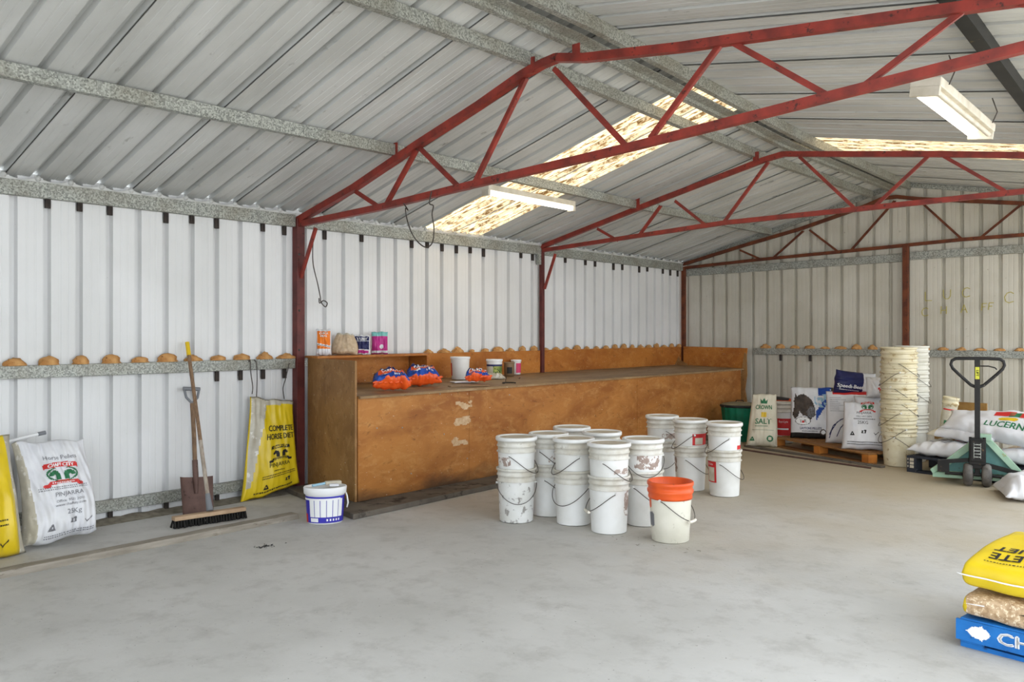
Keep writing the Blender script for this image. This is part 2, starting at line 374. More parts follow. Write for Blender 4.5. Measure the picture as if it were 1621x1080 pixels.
for (a, d, _), (b, e, _) in zip(L_, L_[1:]):
    if b-a > 1e-6: w.add([(a,YB+d,0),(b,YB+e,0),(b,YB+e,zroof(b,YB)+.02),(a,YB+d,zroof(a,YB)+.02)], [(0,1,2,3)])
struct('wall_back', w, M['back_wall'])
w = MB(); L_ = ypts(-.02, 3.2, PB, .2099)
for (a, d, _), (b, e, _) in zip(L_, L_[1:]):
    if b-a > 1e-6: w.add([(a,Y0-d,0),(b,Y0-e,0),(b,Y0-e,zroof(b,Y0)+.02),(a,Y0-d,zroof(a,Y0)+.02)], [(0,3,2,1)])
struct('wall_front', w, M['white_wall'])
SK1 = (6.17, 7.05); SK2 = (8.35, 9.25)
c = MB(); k1 = MB(); k2 = MB(); L_ = ypts(Y0, YB+.05, PH+.6*P); nseg = 6
for (a, d, ka), (b, e, _) in zip(L_, L_[1:]):
    if b-a < 1e-6: continue
    ym = (a+b)/2
    for side in (0, 1):
        xs = [-.05+i*(RX+.05)/nseg for i in range(nseg+1)] if side == 0 else [RX+i*(XE-RX)/nseg for i in range(nseg+1)]
        tgt = c
        if side == 0 and SK1[0] < ym < SK1[1]: tgt = k1
        if side == 1 and SK2[0] < ym < SK2[1]: tgt = k2
        for x0, x1 in zip(xs, xs[1:]):
            tgt.add([(x0,a,zroof(x0,a)+d),(x1,a,zroof(x1,a)+d),(x1,b,zroof(x1,b)+e),(x0,b,zroof(x0,b)+e)], [(0,3,2,1)])
    if ka[1] == 0 and ka[0] % 4 == 0:     # side lap of neighbouring sheets
        for xa, xb in ((0.0, RX), (RX, XE)):
            za, zb = zroof(xa, a), zroof(xb-.001 if xb == RX else xb, a)
            c.add([(xa,a-.004,za-.009),(xb,a-.004,zb-.009),(xb,a+.035,zb-.002),(xa,a+.035,za-.002),(xa,a-.004,za),(xb,a-.004,zb)], [(0,3,2,1)], 0)
            c.add([(xa,a-.0085,za-.004),(xb,a-.0085,zb-.004),(xb,a-.004,zb-.004),(xa,a-.004,za-.004)], [(0,3,2,1)], 1)  # dark strip painted in as the shadow line under the lap
struct('ceiling', c, [M['roof'], M['darkgap']]); struct('window_1', k1, M['skylight']); struct('window_2', k2, M['skylight'])

# ------------------------------------------------------------------ foam lumps (two shapes, reused)
def lump(seed, sx, sy, sz):
    bm = bmesh.new(); bmesh.ops.create_icosphere(bm, subdivisions=3, radius=1)
    for v in bm.verts:
        n = noise.noise(v.co*1.6+Vector((seed,0,0)))*.35+noise.noise(v.co*4+Vector((seed,5,0)))*.16
        v.co *= 1+n; v.co.z = max(v.co.z, -.05)*(1.15-.35*math.hypot(v.co.x,v.co.y)); v.co = Vector((v.co.x*sx, v.co.y*sy, v.co.z*sz))
    me = bpy.data.meshes.new('foam_lump'); bm.to_mesh(me); bm.free(); me.materials.append(M['foam'])
    for p in me.polygons: p.use_smooth = True
    return me
LUMPS = [lump(i*3.1, .034, .068, .045) for i in range(6)]
def put_lump(parent, p, s=1, along='y'):
    o = bpy.data.objects.new('foam_lump', random.choice(LUMPS)); C.objects.link(o); o.parent = parent; o.location = p
    o.scale = (s*random.uniform(.85,1.1), s*random.uniform(.8,1.25), s*random.uniform(.7,1.2)); o.rotation_euler = (0,0,0 if along == 'y' else PI/2)
    return o
def ribsY(a, b, off=.83):
    k = math.ceil((a-PH)/P-off); r = []
    while PH+(k+off)*P < b: r.append(PH+(k+off)*P); k += 1
    return r
def channel(mb, a, b, dep, hgt, axis, th=.004, lip=.015):
    # lipped C channel from a to b, open side away from the room
    pass

def girt(name, label, X0, X1, Ya, Yb, z0, z1, group=None):
    t = thing(name, label, 'wall girt', (X0, Ya, z0), 0, group)
    m = MB(); m.box(0, X1-X0, 0, Yb-Ya, 0, z1-z0)
    ob('rail', m, M['girt'], t, bev=.004); return t
# eave girts (three bays)
bays = [(Y0, T1Y-.045, 'near bay left of thick post'), (T1Y+.045, T2Y-.03, 'middle bay under the roof light'), (T2Y+.03, T3Y-.03, 'farthest bay')]
for i, (a, b, s) in enumerate(bays):
    t = girt('eave_girt', 'galvanised eave girt atop the white wall, '+s, .002, .06, a, b, 2.345, 2.452)
    m = MB()   # scalloped sheet ends folded over the girt
    n = int((b-a)/.0146); vs = []; fs = []
    ph0 = PH+.6*P+.83*P
    for j in range(n+1):
        y = j*(b-a)/n; q = (((a+y-ph0)/P+.5) % 1)-.5; zz = .107+.012+.012*cos(2*PI*q)*.6+.022*math.exp(-(q/.07)**2)
        vs += [(.064,y,.104),(.070,y,zz)]
    for j in range(n): fs.append((2*j,2*j+2,2*j+3,2*j+1))
    m.add(vs, fs, 0, True)
    ob('scalloped_flashing', m, M['roof'], t)
    for y in ribsY(a+.05, b-.05, .83+.6):
        mm = MB(); T = Matrix.Translation((.068, y-a, .128)) @ Matrix.Rotation(PI/2, 4, 'Y')
        mm.lathe([(.0,.018),(.010,.015),(.018,.006),(.021,0)], 12, 0, T); ob('sheet_boss', mm, M['roof'], t)
    random.seed(20+i)
    for y in ribsY(a+.1, b-.05):
        if random.random() < (.62 if i < 2 else .75):
            hh = random.uniform(.06,.09); mm = MB(); mm.box(-.004,.012, -.018,.018, -hh, 0); mm.box(.004,.016,-.018+.02,.002+.01, -hh*.8, 0)
            ob('dark_plug', mm, M['darkgap'], t, loc=(.002, y-a, 0))
# middle girts
t = girt('wall_girt', 'galvanised mid-height girt with foam lumps on the white wall left of the thick post', .002, .055, Y0, T1Y-.045, 1.087, 1.175)
for y in ribsY(1.9, T1Y-.1): put_lump(t, (.028, y-Y0, .09), random.uniform(.95,1.25))
for y in ribsY(3.6, T1Y-.1):
    if random.random() < .8:
        mm = MB(); mm.box(-.004,.014,-.016,.016,-.085,0); ob('dark_plug', mm, M['darkgap'], t, loc=(.004, y-Y0, 0))
t = girt('wall_girt', 'galvanised mid-height girt behind the plywood backboard, capped with foam lumps', .001, .026, T1Y+.045, T3Y-.04, 1.10, 1.19)
for y in ribsY(6.1, T3Y-.1): put_lump(t, (.030, y-T1Y-.045, .092), random.uniform(.8,1.15))
m = girt('wall_girt', 'low galvanised girt near the floor behind the shovel and white sack', .002, .055, Y0, 4.42, .075, .16)
for y in (2.9, 3.33, 3.75, 4.2):
    mm = MB(); mm.box(-.004,.014,-.016,.016,-.07,0); ob('dark_plug', mm, M['darkgap'], m, loc=(.006, ribsY(y,y+.3)[0]-Y0, 0))
# back wall girts
def girtX(label, xa, xb, za, zb, h):
    t = thing('wall_girt', label, 'wall girt', (xa, YB-.05, 0), 0)
    m = MB(); m.beam((0,.022,za), (xb-xa,.022,zb), .05-.008, h, (0,0,1)); ob('rail', m, M['girt'], t, bev=.004); return t
tb = girtX('galvanised mid-height girt with foam lumps on the back wall', 1.16, XE, 1.142, 1.142, .088)
random.seed(5)
k = 0
while .083+k*.2099 < 6.2:
    x = .083+k*.2099
    if x > 1.2: put_lump(tb, (x-1.16, .02, 1.186), random.uniform(.8,1.2), 'x')
    k += 1
for x in (1.55, 1.97): 
    mm = MB(); mm.box(-.016,.016,-.004,.012,-.09,0); ob('dark_plug', mm, M['darkgap'], tb, loc=(x-1.16,.03,1.10))
girtX('galvanised girt under the end truss, from the corner to the gable post', .06, 3.19, 2.316, 2.372, .10)
girtX('galvanised girt under the end truss, right of the gable post', 3.27, XE, 2.385, 2.42, .10)
# rake flashing under the roof edge on the back wall
m = MB(); m.beam((.0,YB-.02,zroof(0,YB)-.035),(RX,YB-.02,zroof(RX,YB)-.035), .03, .06, (0,0,1)); m.beam((RX,YB-.02,zroof(RX,YB)-.035),(XE,YB-.02,zroof(XE,YB)-.035), .03, .06, (0,0,1))
struct('trim_1', m, M['girt'])

# ------------------------------------------------------------------ purlins
def zc_at(X, Y): return zroof(X, Y)
def purlin(label, X0, X1, w, h, Yb=YB-.06, mat=None, drop=.005, name='roof_purlin', extra=None):
    t = thing(name, label, 'roof purlin', (0,0,0), 0)
    m = MB(); ys = [Y0, T1Y, T2Y, Yb]; xs = [X0+(X1-X0)*(y-Y0)/(Yb-Y0) for y in ys]
    for (xa, ya), (xb, yb) in zip(zip(xs, ys), list(zip(xs, ys))[1:]):
        m.beam((xa,ya,zroof(xa,ya)-drop-h/2),(xb,yb,zroof(xb,yb)-drop-h/2), w, h, (0,0,1))
    ob('channel', m, mat or M['girt'], t)
    return t
pA = purlin('galvanised purlin low on the left roof slope, carrying the lit tube', 1.22, 1.42, .055, .085)
pB = purlin('galvanised purlin high on the left roof slope below the ridge', 2.60, 2.80, .055, .085)
pR = purlin('left galvanised channel of the pair at the roof ridge', 2.97, 3.05, .05, .10)
m = MB(); 
for (xa, ya), (xb, yb) in zip([(3.07,Y0),(3.085,T1Y),(3.10,T2Y),(3.115,YB-.06)], [(3.085,T1Y),(3.10,T2Y),(3.115,YB-.06)]): m.beam((xa,ya,zroof(xa,ya)-.094),(xb,yb,zroof(xb,yb)-.094), .10, .008, (0,0,1))
ob('bottom_flange', m, M['girt'], pR)
purlin('right galvanised channel of the pair at the roof ridge', 3.20, 3.26, .05, .09)
purlin('black-painted purlin on the right roof slope above the second lamp', 5.28, 5.38, .075, .085, mat=M['blackpaint'])
# cleats that join purlins and trusses
# ------------------------------------------------------------------ trusses
def truss(label, Y, top, bot, webs, mat, tw=.05, bw=.045, ww=.028, cleats=()):
    t = thing('roof_truss', label, 'roof truss', (0, Y, 0), 0)
    def L(p): return (p[0], 0, p[1])
    m = MB()
    for a, b in zip(top, top[1:]): m.beam(L(a), L(b), tw, tw, (0,1,0))
    for a in top[1:-1]: m.tube([(a[0],-tw/2+.003,a[1]),(a[0],tw/2-.003,a[1])], tw/2-.001, 12)
    ob('top_chord', m, mat, t)
    m = MB()
    for a, b in zip(bot, bot[1:]): m.beam(L(a), L(b), bw, bw, (0,1,0))
    ob('bottom_chord', m, mat, t)
    for a, b in webs:
        m = MB(); m.beam((a[0],.004,a[1]), (b[0],.004,b[1]), ww, ww*.3, (0,1,0)); m.beam((a[0]+ww*.4,.012,a[1]), (b[0]+ww*.4,.012,b[1]), ww*.3, ww, (0,1,0)); ob('web', m, mat, t)
    for x, z in cleats:
        m = MB(); m.box(x-.03, x+.03, -.02, -.012, z, z+.11); ob('cleat', m, mat, t)
    return t
def X(Y, pts): return [(p.x, p.z) for p in (onY(x, y, Y) for x, y in pts)]
def W(Y, segs): return [tuple(X(Y, s)) for s in segs]
t1t = X(T1Y, [(471,350),(560,298),(660,230),(757,168),(830,117),(860,101)])+[(2.93,3.255),(3.155,3.207),(3.875,3.122),(4.123,3.101),(5.447,2.979),(6.3,2.90)]
t1b = [(.014,2.369),(1.122,2.417),(2.007,2.478),(3.486,2.570),(4.747,2.665),(5.662,2.734),(6.3,2.78)]
truss('nearest red steel roof truss, its chords running off the right edge', T1Y, t1t, t1b,
      W(T1Y, [((562,303),(600,328)),((658,236),(609,325)),((663,234),(727,298)),((830,124),(750,289)),((876,108),(992,233)),((1140,68),(1028,219)),((1157,66),(1312,152)),((1527,14),(1364,138))])+[((5.6,2.96),(6.2,2.76))],
      M['red'], .055, .05, .034, cleats=[(1.33,2.80),(2.72,3.19),(3.1,3.2)])
t2t = X(T2Y, [(850,394),(1040,318),(1210,253),(1240,244)])+[(3.427,3.102),(4.424,2.967),(5.1,2.865),(6.3,2.69)]
t2b = X(T2Y, [(850,398),(1145,353),(1350,332),(1621,303)])+[(6.3,2.585)]
truss('middle red steel roof truss between the roof lights', T2Y, t2t, t2b,
      W(T2Y, [((945,362),(978,381)),((1045,326),(1010,374)),((1068,318),(1116,356)),((1215,257),(1145,352)),((1265,248),(1353,330)),((1468,248),(1384,327)),((1493,247),(1590,302))])+[((5.6,2.80),(5.2,2.61))],
      M['red'], .05, .045, .03, cleats=[(1.40,2.78),(2.78,3.10)])
t3t = [(.01,2.435),(.975,2.655),(1.878,2.845),(2.75,3.08),(2.95,3.15),(3.118,3.154),(3.384,3.10),(4.538,2.93),(6.3,2.67)]
t3b = [(.01,2.387),(1.273,2.45),(2.4,2.49),(3.877,2.55),(4.6,2.56),(6.3,2.57)]
truss('farthest rust-brown roof truss against the back wall', T3Y, t3t, t3b,
      W(T3Y, [((1171,396),(1203,410)),((1271,366),(1225,407)),((1281,364),(1327,399)),((1416,318),(1346,397)),((1458,320),(1524,380)),((1621,320),(1550,378))]),
      M['rust'], .045, .042, .028)

# ------------------------------------------------------------------ posts
def post(label, x0, x1, y0, y1, z1, mat, base=0):
    t = thing('steel_post', label, 'steel post', ((x0+x1)/2, (y0+y1)/2, base), 0)
    m = MB(); a = (x1-x0)/2; b = (y1-y0)/2; m.box(-a,a,-b,b,0,z1-base); ob('upright', m, mat, t, bev=.004); return t
p1 = post('thick dark red steel post beside the yellow sack and bench end', .004, .075, T1Y-.042, T1Y+.042, 2.42, M['darkred'])
m = MB(); a = onY(500,361,T1Y); b = onY(476,440,T1Y); m.beam((a.x-.04,0,a.z),(max(b.x,.07)-.04,0,b.z), .026, .026, (0,1,0)); ob('knee_brace', m, M['red'], p1)
for z in (2.1,1.6,1.25): m = MB(); m.lathe([(0,.008),(.008,.007),(.011,0)], 8, 0, Matrix.Translation((.0355,-.02,z)) @ Matrix.Rotation(PI/2,4,'Y')); ob('bolt', m, M['wire'], p1)
p2 = post('slender red post rising from the counter in the middle of the wall', .03, .075, T2Y-.026, T2Y+.026, 2.42, M['darkred'], .044)
m = MB(); a = onY(879,402,T2Y); b = onY(849,458,T2Y); m.beam((a.x-.05,0,a.z-.044),(.09-.05,0,b.z-.044), .026, .026, (0,1,0)); ob('knee_brace', m, M['red'], p2)
m = MB(); m.box(-.03,.012,-.075,-.028,2.18,2.38); ob('galvanised_plate', m, M['girt'], p2)
post('rust-brown corner post where the white wall meets the back wall', .03, .085, T3Y-.03, T3Y+.03, 2.40, M['rust'], 0)
gp = post('rust-brown gable post in the middle of the back wall', 3.195, 3.265, T3Y-.03, T3Y+.03, 2.52, M['rust'])

# ------------------------------------------------------------------ lamps
def lamp(label, loc, L, ry, w=.09, twin=False):
    t = thing('fluorescent_lamp', label, 'lamp', loc, 0)
    m = MB(); m.box(-w/2, w/2, 0, L, .0, .05); ob('housing', m, M['lampwhite'], t, bev=.006)
    for x in ((0,) if not twin else (-.045,)):
        m = MB(); m.tube([(x,.03,-.025),(x,L-.03,-.025)], .019, 12); ob('tube', m, M['tube'], t)
    if twin:
        m = MB(); m.tube([(.05,.03,-.02),(.05,L-.03,-.02)], .016, 12); ob('unlit_tube', m, M['lampwhite'], t)
        for y in (.12, L-.15):
            m = MB(); m.tube([(.09,y,.03),(.11,y,.10),(.07,y,.19)], .004, 6); ob('hanging_wire', m, M['wire'], t)
    for y in (0, L-.03):
        m = MB(); m.box(-w/2+.005, w/2-.005, y, y+.03, -.05, 0); ob('end_cap', m, M['lampwhite'], t)
    t.rotation_euler = (0, ry, 0); return t
a = onZ(742,301,2.655); lamp('lit fluorescent batten under the purlin of the left roof slope', (1.27, 5.70, 2.69), 1.33, 0)
a = onZ(1428,152,2.70); b = onZ(1540,221,2.70)
l2 = lamp('lit fluorescent batten hung by wires under the right roof slope', (5.13, 4.98, 2.74), 1.38, .12, .16, True)

# ------------------------------------------------------------------ wires
def wire(label, pts, r=.005, mat=None, name='hanging_wire'):
    # smooth polyline
    P_ = [Vector(p) for p in pts]; out = []
    for i in range(len(P_)-1):
        p0 = P_[max(i-1,0)]; p1_ = P_[i]; p2_ = P_[i+1]; p3 = P_[min(i+2,len(P_)-1)]
        for k in range(6):
            u = k/6; out.append(.5*((2*p1_)+(-p0+p2_)*u+(2*p0-5*p1_+4*p2_-p3)*u*u+(-p0+3*p1_-3*p2_+p3)*u**3))
    out.append(P_[-1]); m = MB(); m.tube(out, r, 6)
    return tag(ob(name, m, mat or M['wire']), label, 'wire')
YW = T1Y-.04
wire('loop of twisted wire hanging from the nearest truss chord', [onY(x,y,YW) for x,y in ((639,322),(646,333),(642,330),(645,350),(655,375),(672,391),(684,385),(687,362),(684,340),(686,326),(680,322),(683,303))])
wire('hooked length of wire hanging down beside the thick post', [onX(x,.16,y) for x,y in ((497,362),(495,395),(496,420),(503,450),(507,470),(508,478),(515,486),(518,480),(512,476),(506,480),(505,472))])
wire('short wire hooked over the mid-height girt near the thick post', [onX(x,.066,y) for x,y in ((394,573),(396,571),(397,590),(400,612),(399,624))], .004)
wire('thin wire from the girt down to the yellow sack', [onX(x,.066,y) for x,y in ((402,570),(406,575),(407,600),(406,630))], .004)
wire('curved wire from the post foam down to the yellow sack', [onX(x,.10,y) for x,y in ((458,575),(452,600),(448,615),(450,632))], .004)

# ------------------------------------------------------------------ bench
bx = thing('feed_bench', 'long orange-brown plywood bench running along the wall to the corner', 'bench', (0,0,0), 0)
FX = 1.05; seams = [4.42, onX(743,FX).y, onX(743,FX).y+2.9, 11.42]
for a, b in zip(seams, seams[1:]):
    m = MB(); m.box(FX-.018, FX, a+.002, b-.002, .045, .888); ob('front_panel', m, M['ply'], bx)
# left end panel, slightly skewed
m = MB(); m.beam((.085,4.655,.612),(1.05,4.40,.612), .018, 1.13, (0,0,1)); ob('end_panel', m, M['plyend'], bx)
m = MB()
vs = [(.08,4.66,.905),(1.085,4.415,.872),(1.085,11.44,.872),(.08,11.44,.905),(.08,4.66,.925),(1.085,4.415,.892),(1.085,11.44,.892),(.08,11.44,.925)]
m.add(vs, [(0,3,2,1),(4,5,6,7),(0,1,5,4),(1,2,6,5),(2,3,7,6),(3,0,4,7)]); ob('counter_top', m, M['plytop'], bx)
m = MB(); m.box(.004+.024,.030+.018, 5.93, T2Y-.03, .925, 1.19); m.box(.028,.0295, T2Y-.03, T2Y+.03,.925,1.19); m.box(.028,.048, T2Y+.03, 11.5, .925, 1.195); ob('backboard', m, M['plyback'], bx)
m = MB(); vs = [(.1,11.47,.915),(1.09,11.47,.885),(1.12,11.47,1.185),(.1,11.47,1.20)]; m.add(vs+[(x,y+.018,z) for x,y,z in vs], [(0,1,2,3),(7,6,5,4),(0,4,5,1),(1,5,6,2),(2,6,7,3),(3,7,4,0)]); ob('return_panel', m, M['plyback'], bx)
m = MB(); vs = [(1.03,11.44,.0),(1.12,11.44,.0),(1.13,11.44,.4),(1.10,11.44,.6),(1.13,11.44,.8),(1.12,11.44,1.10),(1.09,11.44,1.12),(1.04,11.44,.8)]; m.add(vs+[(x,y+.02,z) for x,y,z in vs], [tuple(range(8)), tuple(range(15,7,-1))]+[(i,8+i,8+(i+1)%8,(i+1)%8) for i in range(8)]); ob('splintered_edge_board', m, M['plyend'], bx)
# raised shelf over the left end
m = MB(); m.add([(.03,4.655,1.178),(.30,4.59,1.178),(.30,5.94,1.178),(.03,6.2,1.178),(.03,4.655,1.196),(.30,4.59,1.196),(.30,5.94,1.196),(.03,6.2,1.196)], [(0,3,2,1),(4,5,6,7),(0,1,5,4),(1,2,6,5),(2,3,7,6),(3,0,4,7)]); ob('raised_shelf', m, M['plyback'], bx)
m = MB(); m.box(.05,.30, 5.915, 5.933, .925, 1.177); ob('divider', m, M['plyback'], bx)
m = MB(); m.box(.028,.046, 4.70, 5.91, .925, 1.177); ob('shelf_back', m, M['plyback'], bx)
m = MB(); m.add([(.05,11.30,.926),(.20,11.30,.922),(.30,11.30,.918),(.05,11.42,1.06),(.10,11.38,1.0)], [(0,1,4,3),(1,2,4)]); ob('gusset', m, M['plyend'], bx)
for (y, z) in ((4.62,.62),(4.9,.60),(5.4,.5),(5.35,.86),(6.3,.8),(5.0,.2),(5.7,.25)):
    m = MB(); m.lathe([(0,.002),(.006,.0015),(.007,0)], 8, 0, Matrix.Translation((FX,y,z)) @ Matrix.Rotation(PI/2,4,'Y')); ob('screw_head', m, M['girt'], bx)
for (y, z) in ((onX(731,FX).y,.60),(onX(729,FX).y,.42),(onX(733,FX).y,.74)):
    m = MB(); raster(m, lambda a,b: (FX+.0012, a, b), y-.14, y+.14, z-.04, z+.04, .01, lambda a,b,y=y,z=z: noise.noise(Vector((a*14,b*30,z)))+.25-((a-y)/.14)**4-((b-z)/.04)**4*.5 > 0); ob('tape_residue', m, pm('tape_residue',(206,178,144),(186,150,110),30,rough=.8), bx)
# ledge under the bench
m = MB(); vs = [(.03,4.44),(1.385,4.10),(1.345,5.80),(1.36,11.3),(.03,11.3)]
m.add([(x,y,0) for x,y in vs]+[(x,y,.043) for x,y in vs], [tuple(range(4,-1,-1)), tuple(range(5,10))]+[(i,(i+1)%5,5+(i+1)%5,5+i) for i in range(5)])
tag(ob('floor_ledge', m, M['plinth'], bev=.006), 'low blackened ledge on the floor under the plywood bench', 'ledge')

# ------------------------------------------------------------------ sacks
def sack_fn(w, h, T, seed=0, back=.8, low=.25, wr=.010, ear=.05, waist=.05, top=1.0, bend=None, sk=0):
    def f(x, z, side=-1):
        u = max(-1, min(1, x/(w/2))); v = max(0, min(1, z/h)); c = 2*v-1
        pr = (1-abs(u)**2.6)**.55*(1-abs(c)**5)**.6*(1+low*(.5-v)*2)
        ww = 1+ear*abs(c)**8-waist*(1-c*c)*.5; ww *= 1+(top-1)*v**1.5
        e = min(1, pr*2.2)
        n = noise.noise(Vector((u*2.2+seed, v*3.1, side)))*1.4+noise.noise(Vector((u*5+seed*2, v*2+9, side*3)))*.8+noise.noise(Vector(((u+v)*7, (u-v)*3+seed, side)))*.5
        cr = noise.noise(Vector((u*9+seed, v*1.5+3, 5+side)))*(abs(c)**3)*1.6
        y = (-1 if side < 0 else back)*T*pr+(n+cr)*wr*e*(1 if side < 0 else .6)
        p = Vector((u*w/2*ww+sk*v*h, y, v*h+noise.noise(Vector((u*2,seed,0)))*wr*1.5*(abs(c)**4)))
        return bend(p, u, v) if bend else p
    return f
def sack(name, label, cat, f, w, h, mats, mfn=None, loc=(0,0,0), rot=(0,0,0), group=None, n=36, m=48):
    mb = MB()
    mb.grid(lambda a, b: f((a*2-1)*w/2, b*h, -1), n, m, 0, (lambda a, b: mfn(a*2-1, b, -1)) if mfn else None)
    mb.grid(lambda a, b: f((1-a*2)*w/2, b*h, 1), n, m, 0, (lambda a, b: mfn(1-a*2, b, 1)) if mfn else None)
    o = ob(name, mb, mats, None, loc, rot, merge=True)
    return tag(o, label, cat, group)
def off(f, d=.004):
    def g(x, z):
        p = f(x, z); e = .004
        n = (f(x+e, z)-f(x-e, z)).cross(f(x, z+e)-f(x, z-e))
        if n.length > 1e-9: n.normalize()
        else: n = Vector((0,-1,0))
        return p+n*d
    return g
def rule(mb, g, x0, x1, z, h=.006, mi=0, seed=0):     # a line of print too small to read
    x = x0; k = seed
    while x < x1:
        wv = .006+.012*abs(noise.noise(Vector((k*1.7,seed,1)))); 
        raster(mb, g, x, min(x+wv,x1), z, z+h, .006, lambda a,b: True, mi); x += wv+.005; k += 1
def chaff_logo(mb, g, cx, cz, s, ic, il, ig=None, txt=None):
    """banner with the name, round badge with two horse heads, ribbon below; s is half the width"""
    # banner
    raster(mb, g, cx-s*.86, cx+s*.86, cz+s*.30, cz+s*.66, s*.05, lambda x,z: abs(z-(cz+s*.52-.10*s*((x-cx)/s)**2)) < s*.13, ic)
    g2 = lambda x, z: g(x, z)+(g(x,z)-g(x,z))*0
    go = lambda x, z: g(x, z)+NOFF[0]
    put_text(mb, 'CHAFF CITY', go, cx, cz+s*.45, s*.17, il, bold=s*.012, arc=s*.08, sx=1.0)
    # badge ring
    def ring(x, z): r = ((x-cx)/(s*.80))**2+((z-cz)/(s*.42))**2; return .78 < r < 1.0 and z < cz+s*.34
    raster(mb, g, cx-s*.85, cx+s*.85, cz-s*.45, cz+s*.36, s*.045, ring, il if ig is None else ig[1])
    def heads(x, z):
        a = abs(x-cx)/s; b = (z-cz)/s
        return inpoly([(.08,-.30),(.10,.0),(.20,.16),(.46,.24),(.62,.10),(.70,-.06),(.56,-.10),(.42,.0),(.38,-.14),(.40,-.30)])(a, b)
    raster(mb, g, cx-s*.75, cx+s*.75, cz-s*.30, cz+s*.26, s*.04, heads, ig[0] if ig else ic)
    # ribbon
    def rib(x, z):
        a = (x-cx)/s; b = (z-cz)/s+.42+.12*(a*a)
        return (abs(a) < .78 and abs(b) < .09) or (.70 < abs(a) < 1.05-.5*abs(b+.05) and abs(b+.08) < .10)
    raster(mb, g, cx-s*1.1, cx+s*1.1, cz-s*.78, cz-s*.28, s*.045, rib, ic)
    rule(mb, lambda x, z: go(x, z), cx-s*.62, cx+s*.62, cz-s*.49, s*.06, il, 3)
NOFF = [Vector((0,-.0015,0))]
def symbols(mb, g, cz, xs, s, mi):
    tri, sq, tick = xs
    if tri is not None: raster(mb, g, tri-s, tri+s, cz-s, cz+s, s*.16, lambda x,z: abs(x-tri) < (cz+s*.9-z)*.55 and not (abs(x-tri) < s*.25 and abs(z-cz+s*.2) < s*.25), mi)
    if sq is not None: raster(mb, g, sq-s, sq+s, cz-s*.2, cz+s*1.6, s*.16, lambda x,z: inpoly([(sq-s,cz),(sq+s*.8,cz-s*.1),(sq+s,cz+s*1.4),(sq+s*.3,cz+s*1.5),(sq-s*.1,cz+s*1.1),(sq-s*.8,cz+s*1.2)])(x,z) and not (abs(x-sq) < s*.4 and abs(z-cz-s*.55) < s*.35), mi)
    if tick is not None: raster(mb, g, tick-s, tick+s, cz-s*.6, cz+s, s*.12, lambda x,z: abs((z-cz+s*.5)-(abs(x-tick+s*.4)*(.9 if x > tick-s*.4 else 1.3))) < s*.16, mi)

# --- white sack leaning on the wall, left
w_, h_ = .46, .69
f = sack_fn(w_, h_, .095, 3, low=.35, wr=.024, top=.93, ear=.04, bend=lambda p,u,v: Vector((p.x+.02*sin(v*4), p.y+.02*v, p.z+.03*(u+1)*(1-v)**2)))
L = Vector((.50, 2.36, .005))
s1 = sack('feed_sack', 'full white 25 kg sack with red and green emblem leaning on the white wall', 'sack', f, w_, h_, [M['white_sack'], M['clear']], lambda u,v,s: 1 if (s < 0 and u < -.66-.2*v) or (s > 0 and u < -.2) else 0, L, (math.radians(-13),0,1.47), None, 90, 120)
g = off(f, .003); m = MB()
put_text(m, 'Horse Pellets', g, .03, h_*.80, .028, 2, arc=-.005)
chaff_logo(m, g, .02, h_*.655, .125, 0, 3, (1, 1))
put_text(m, 'PINJARRA', g, .045, h_*.435, .030, 2); put_text(m, 'Office: 9531 2011', g, .05, h_*.375, .018, 2); put_text(m, 'www.chaffcity.com', g, .05, h_*.335, .018, 2)
put_text(m, '25Kg', g, .065, h_*.245, .034, 2); symbols(m, g, h_*.15, (-.07,.06,.16), .026, 2)
for i, z in enumerate((.525,.505)): rule(m, g, -.14, .18, h_*z, .006, 2, i)
for i, z in enumerate((.045,.065)): rule(m, g, -.11, .20, h_*z, .006, 2, i+4)
ob('printed_design', m, [M['redprint'], M['greenprint'], M['greyprint'], M['white']], s1)
# --- clear and yellow sack cut by the left edge
f = sack_fn(.56, .76, .10, 8, low=.3, wr=.020, top=.95)
L = Vector((.60, 1.855, .005))
s2 = sack('feed_sack', 'yellow sack with clear side at the left edge, beside the white sack', 'sack', f, .56, .76, [M['yellow'], M['clear']], lambda u,v,s: 1 if (u > .84 or s > 0) else 0, L, (math.radians(-12),0,1.75))
g = off(f, .003); m = MB(); put_text(m, 'COMPLETE', g, -.02, .50, .04, 0); put_text(m, 'HORSE DIET', g, -.02, .44, .04, 0); rule(m, g, -.15, .16, .22, .01, 0, 1); rule(m, g, -.15, .16, .19, .01, 0, 2); symbols(m, g, .08, (None,None,.12), .03, 0)
ob('printed_design', m, [M['black']], s2)
# pole poking out behind the sacks
m = MB(); a = onX(20,.16,697); b = onX(60,.16,687.5); c_ = onX(72,.16,685); base = Vector((.16,1.55,.56))
t = thing('broken_pole', 'white pole with grey end poking up behind the white sack', 'pole', (0,0,0))
m.tube([base, b], .011, 10); ob('shaft', m, M['white'], t); m = MB(); m.tube([b, c_], .014, 10); ob('grey_end', m, M['greyplastic'], t)

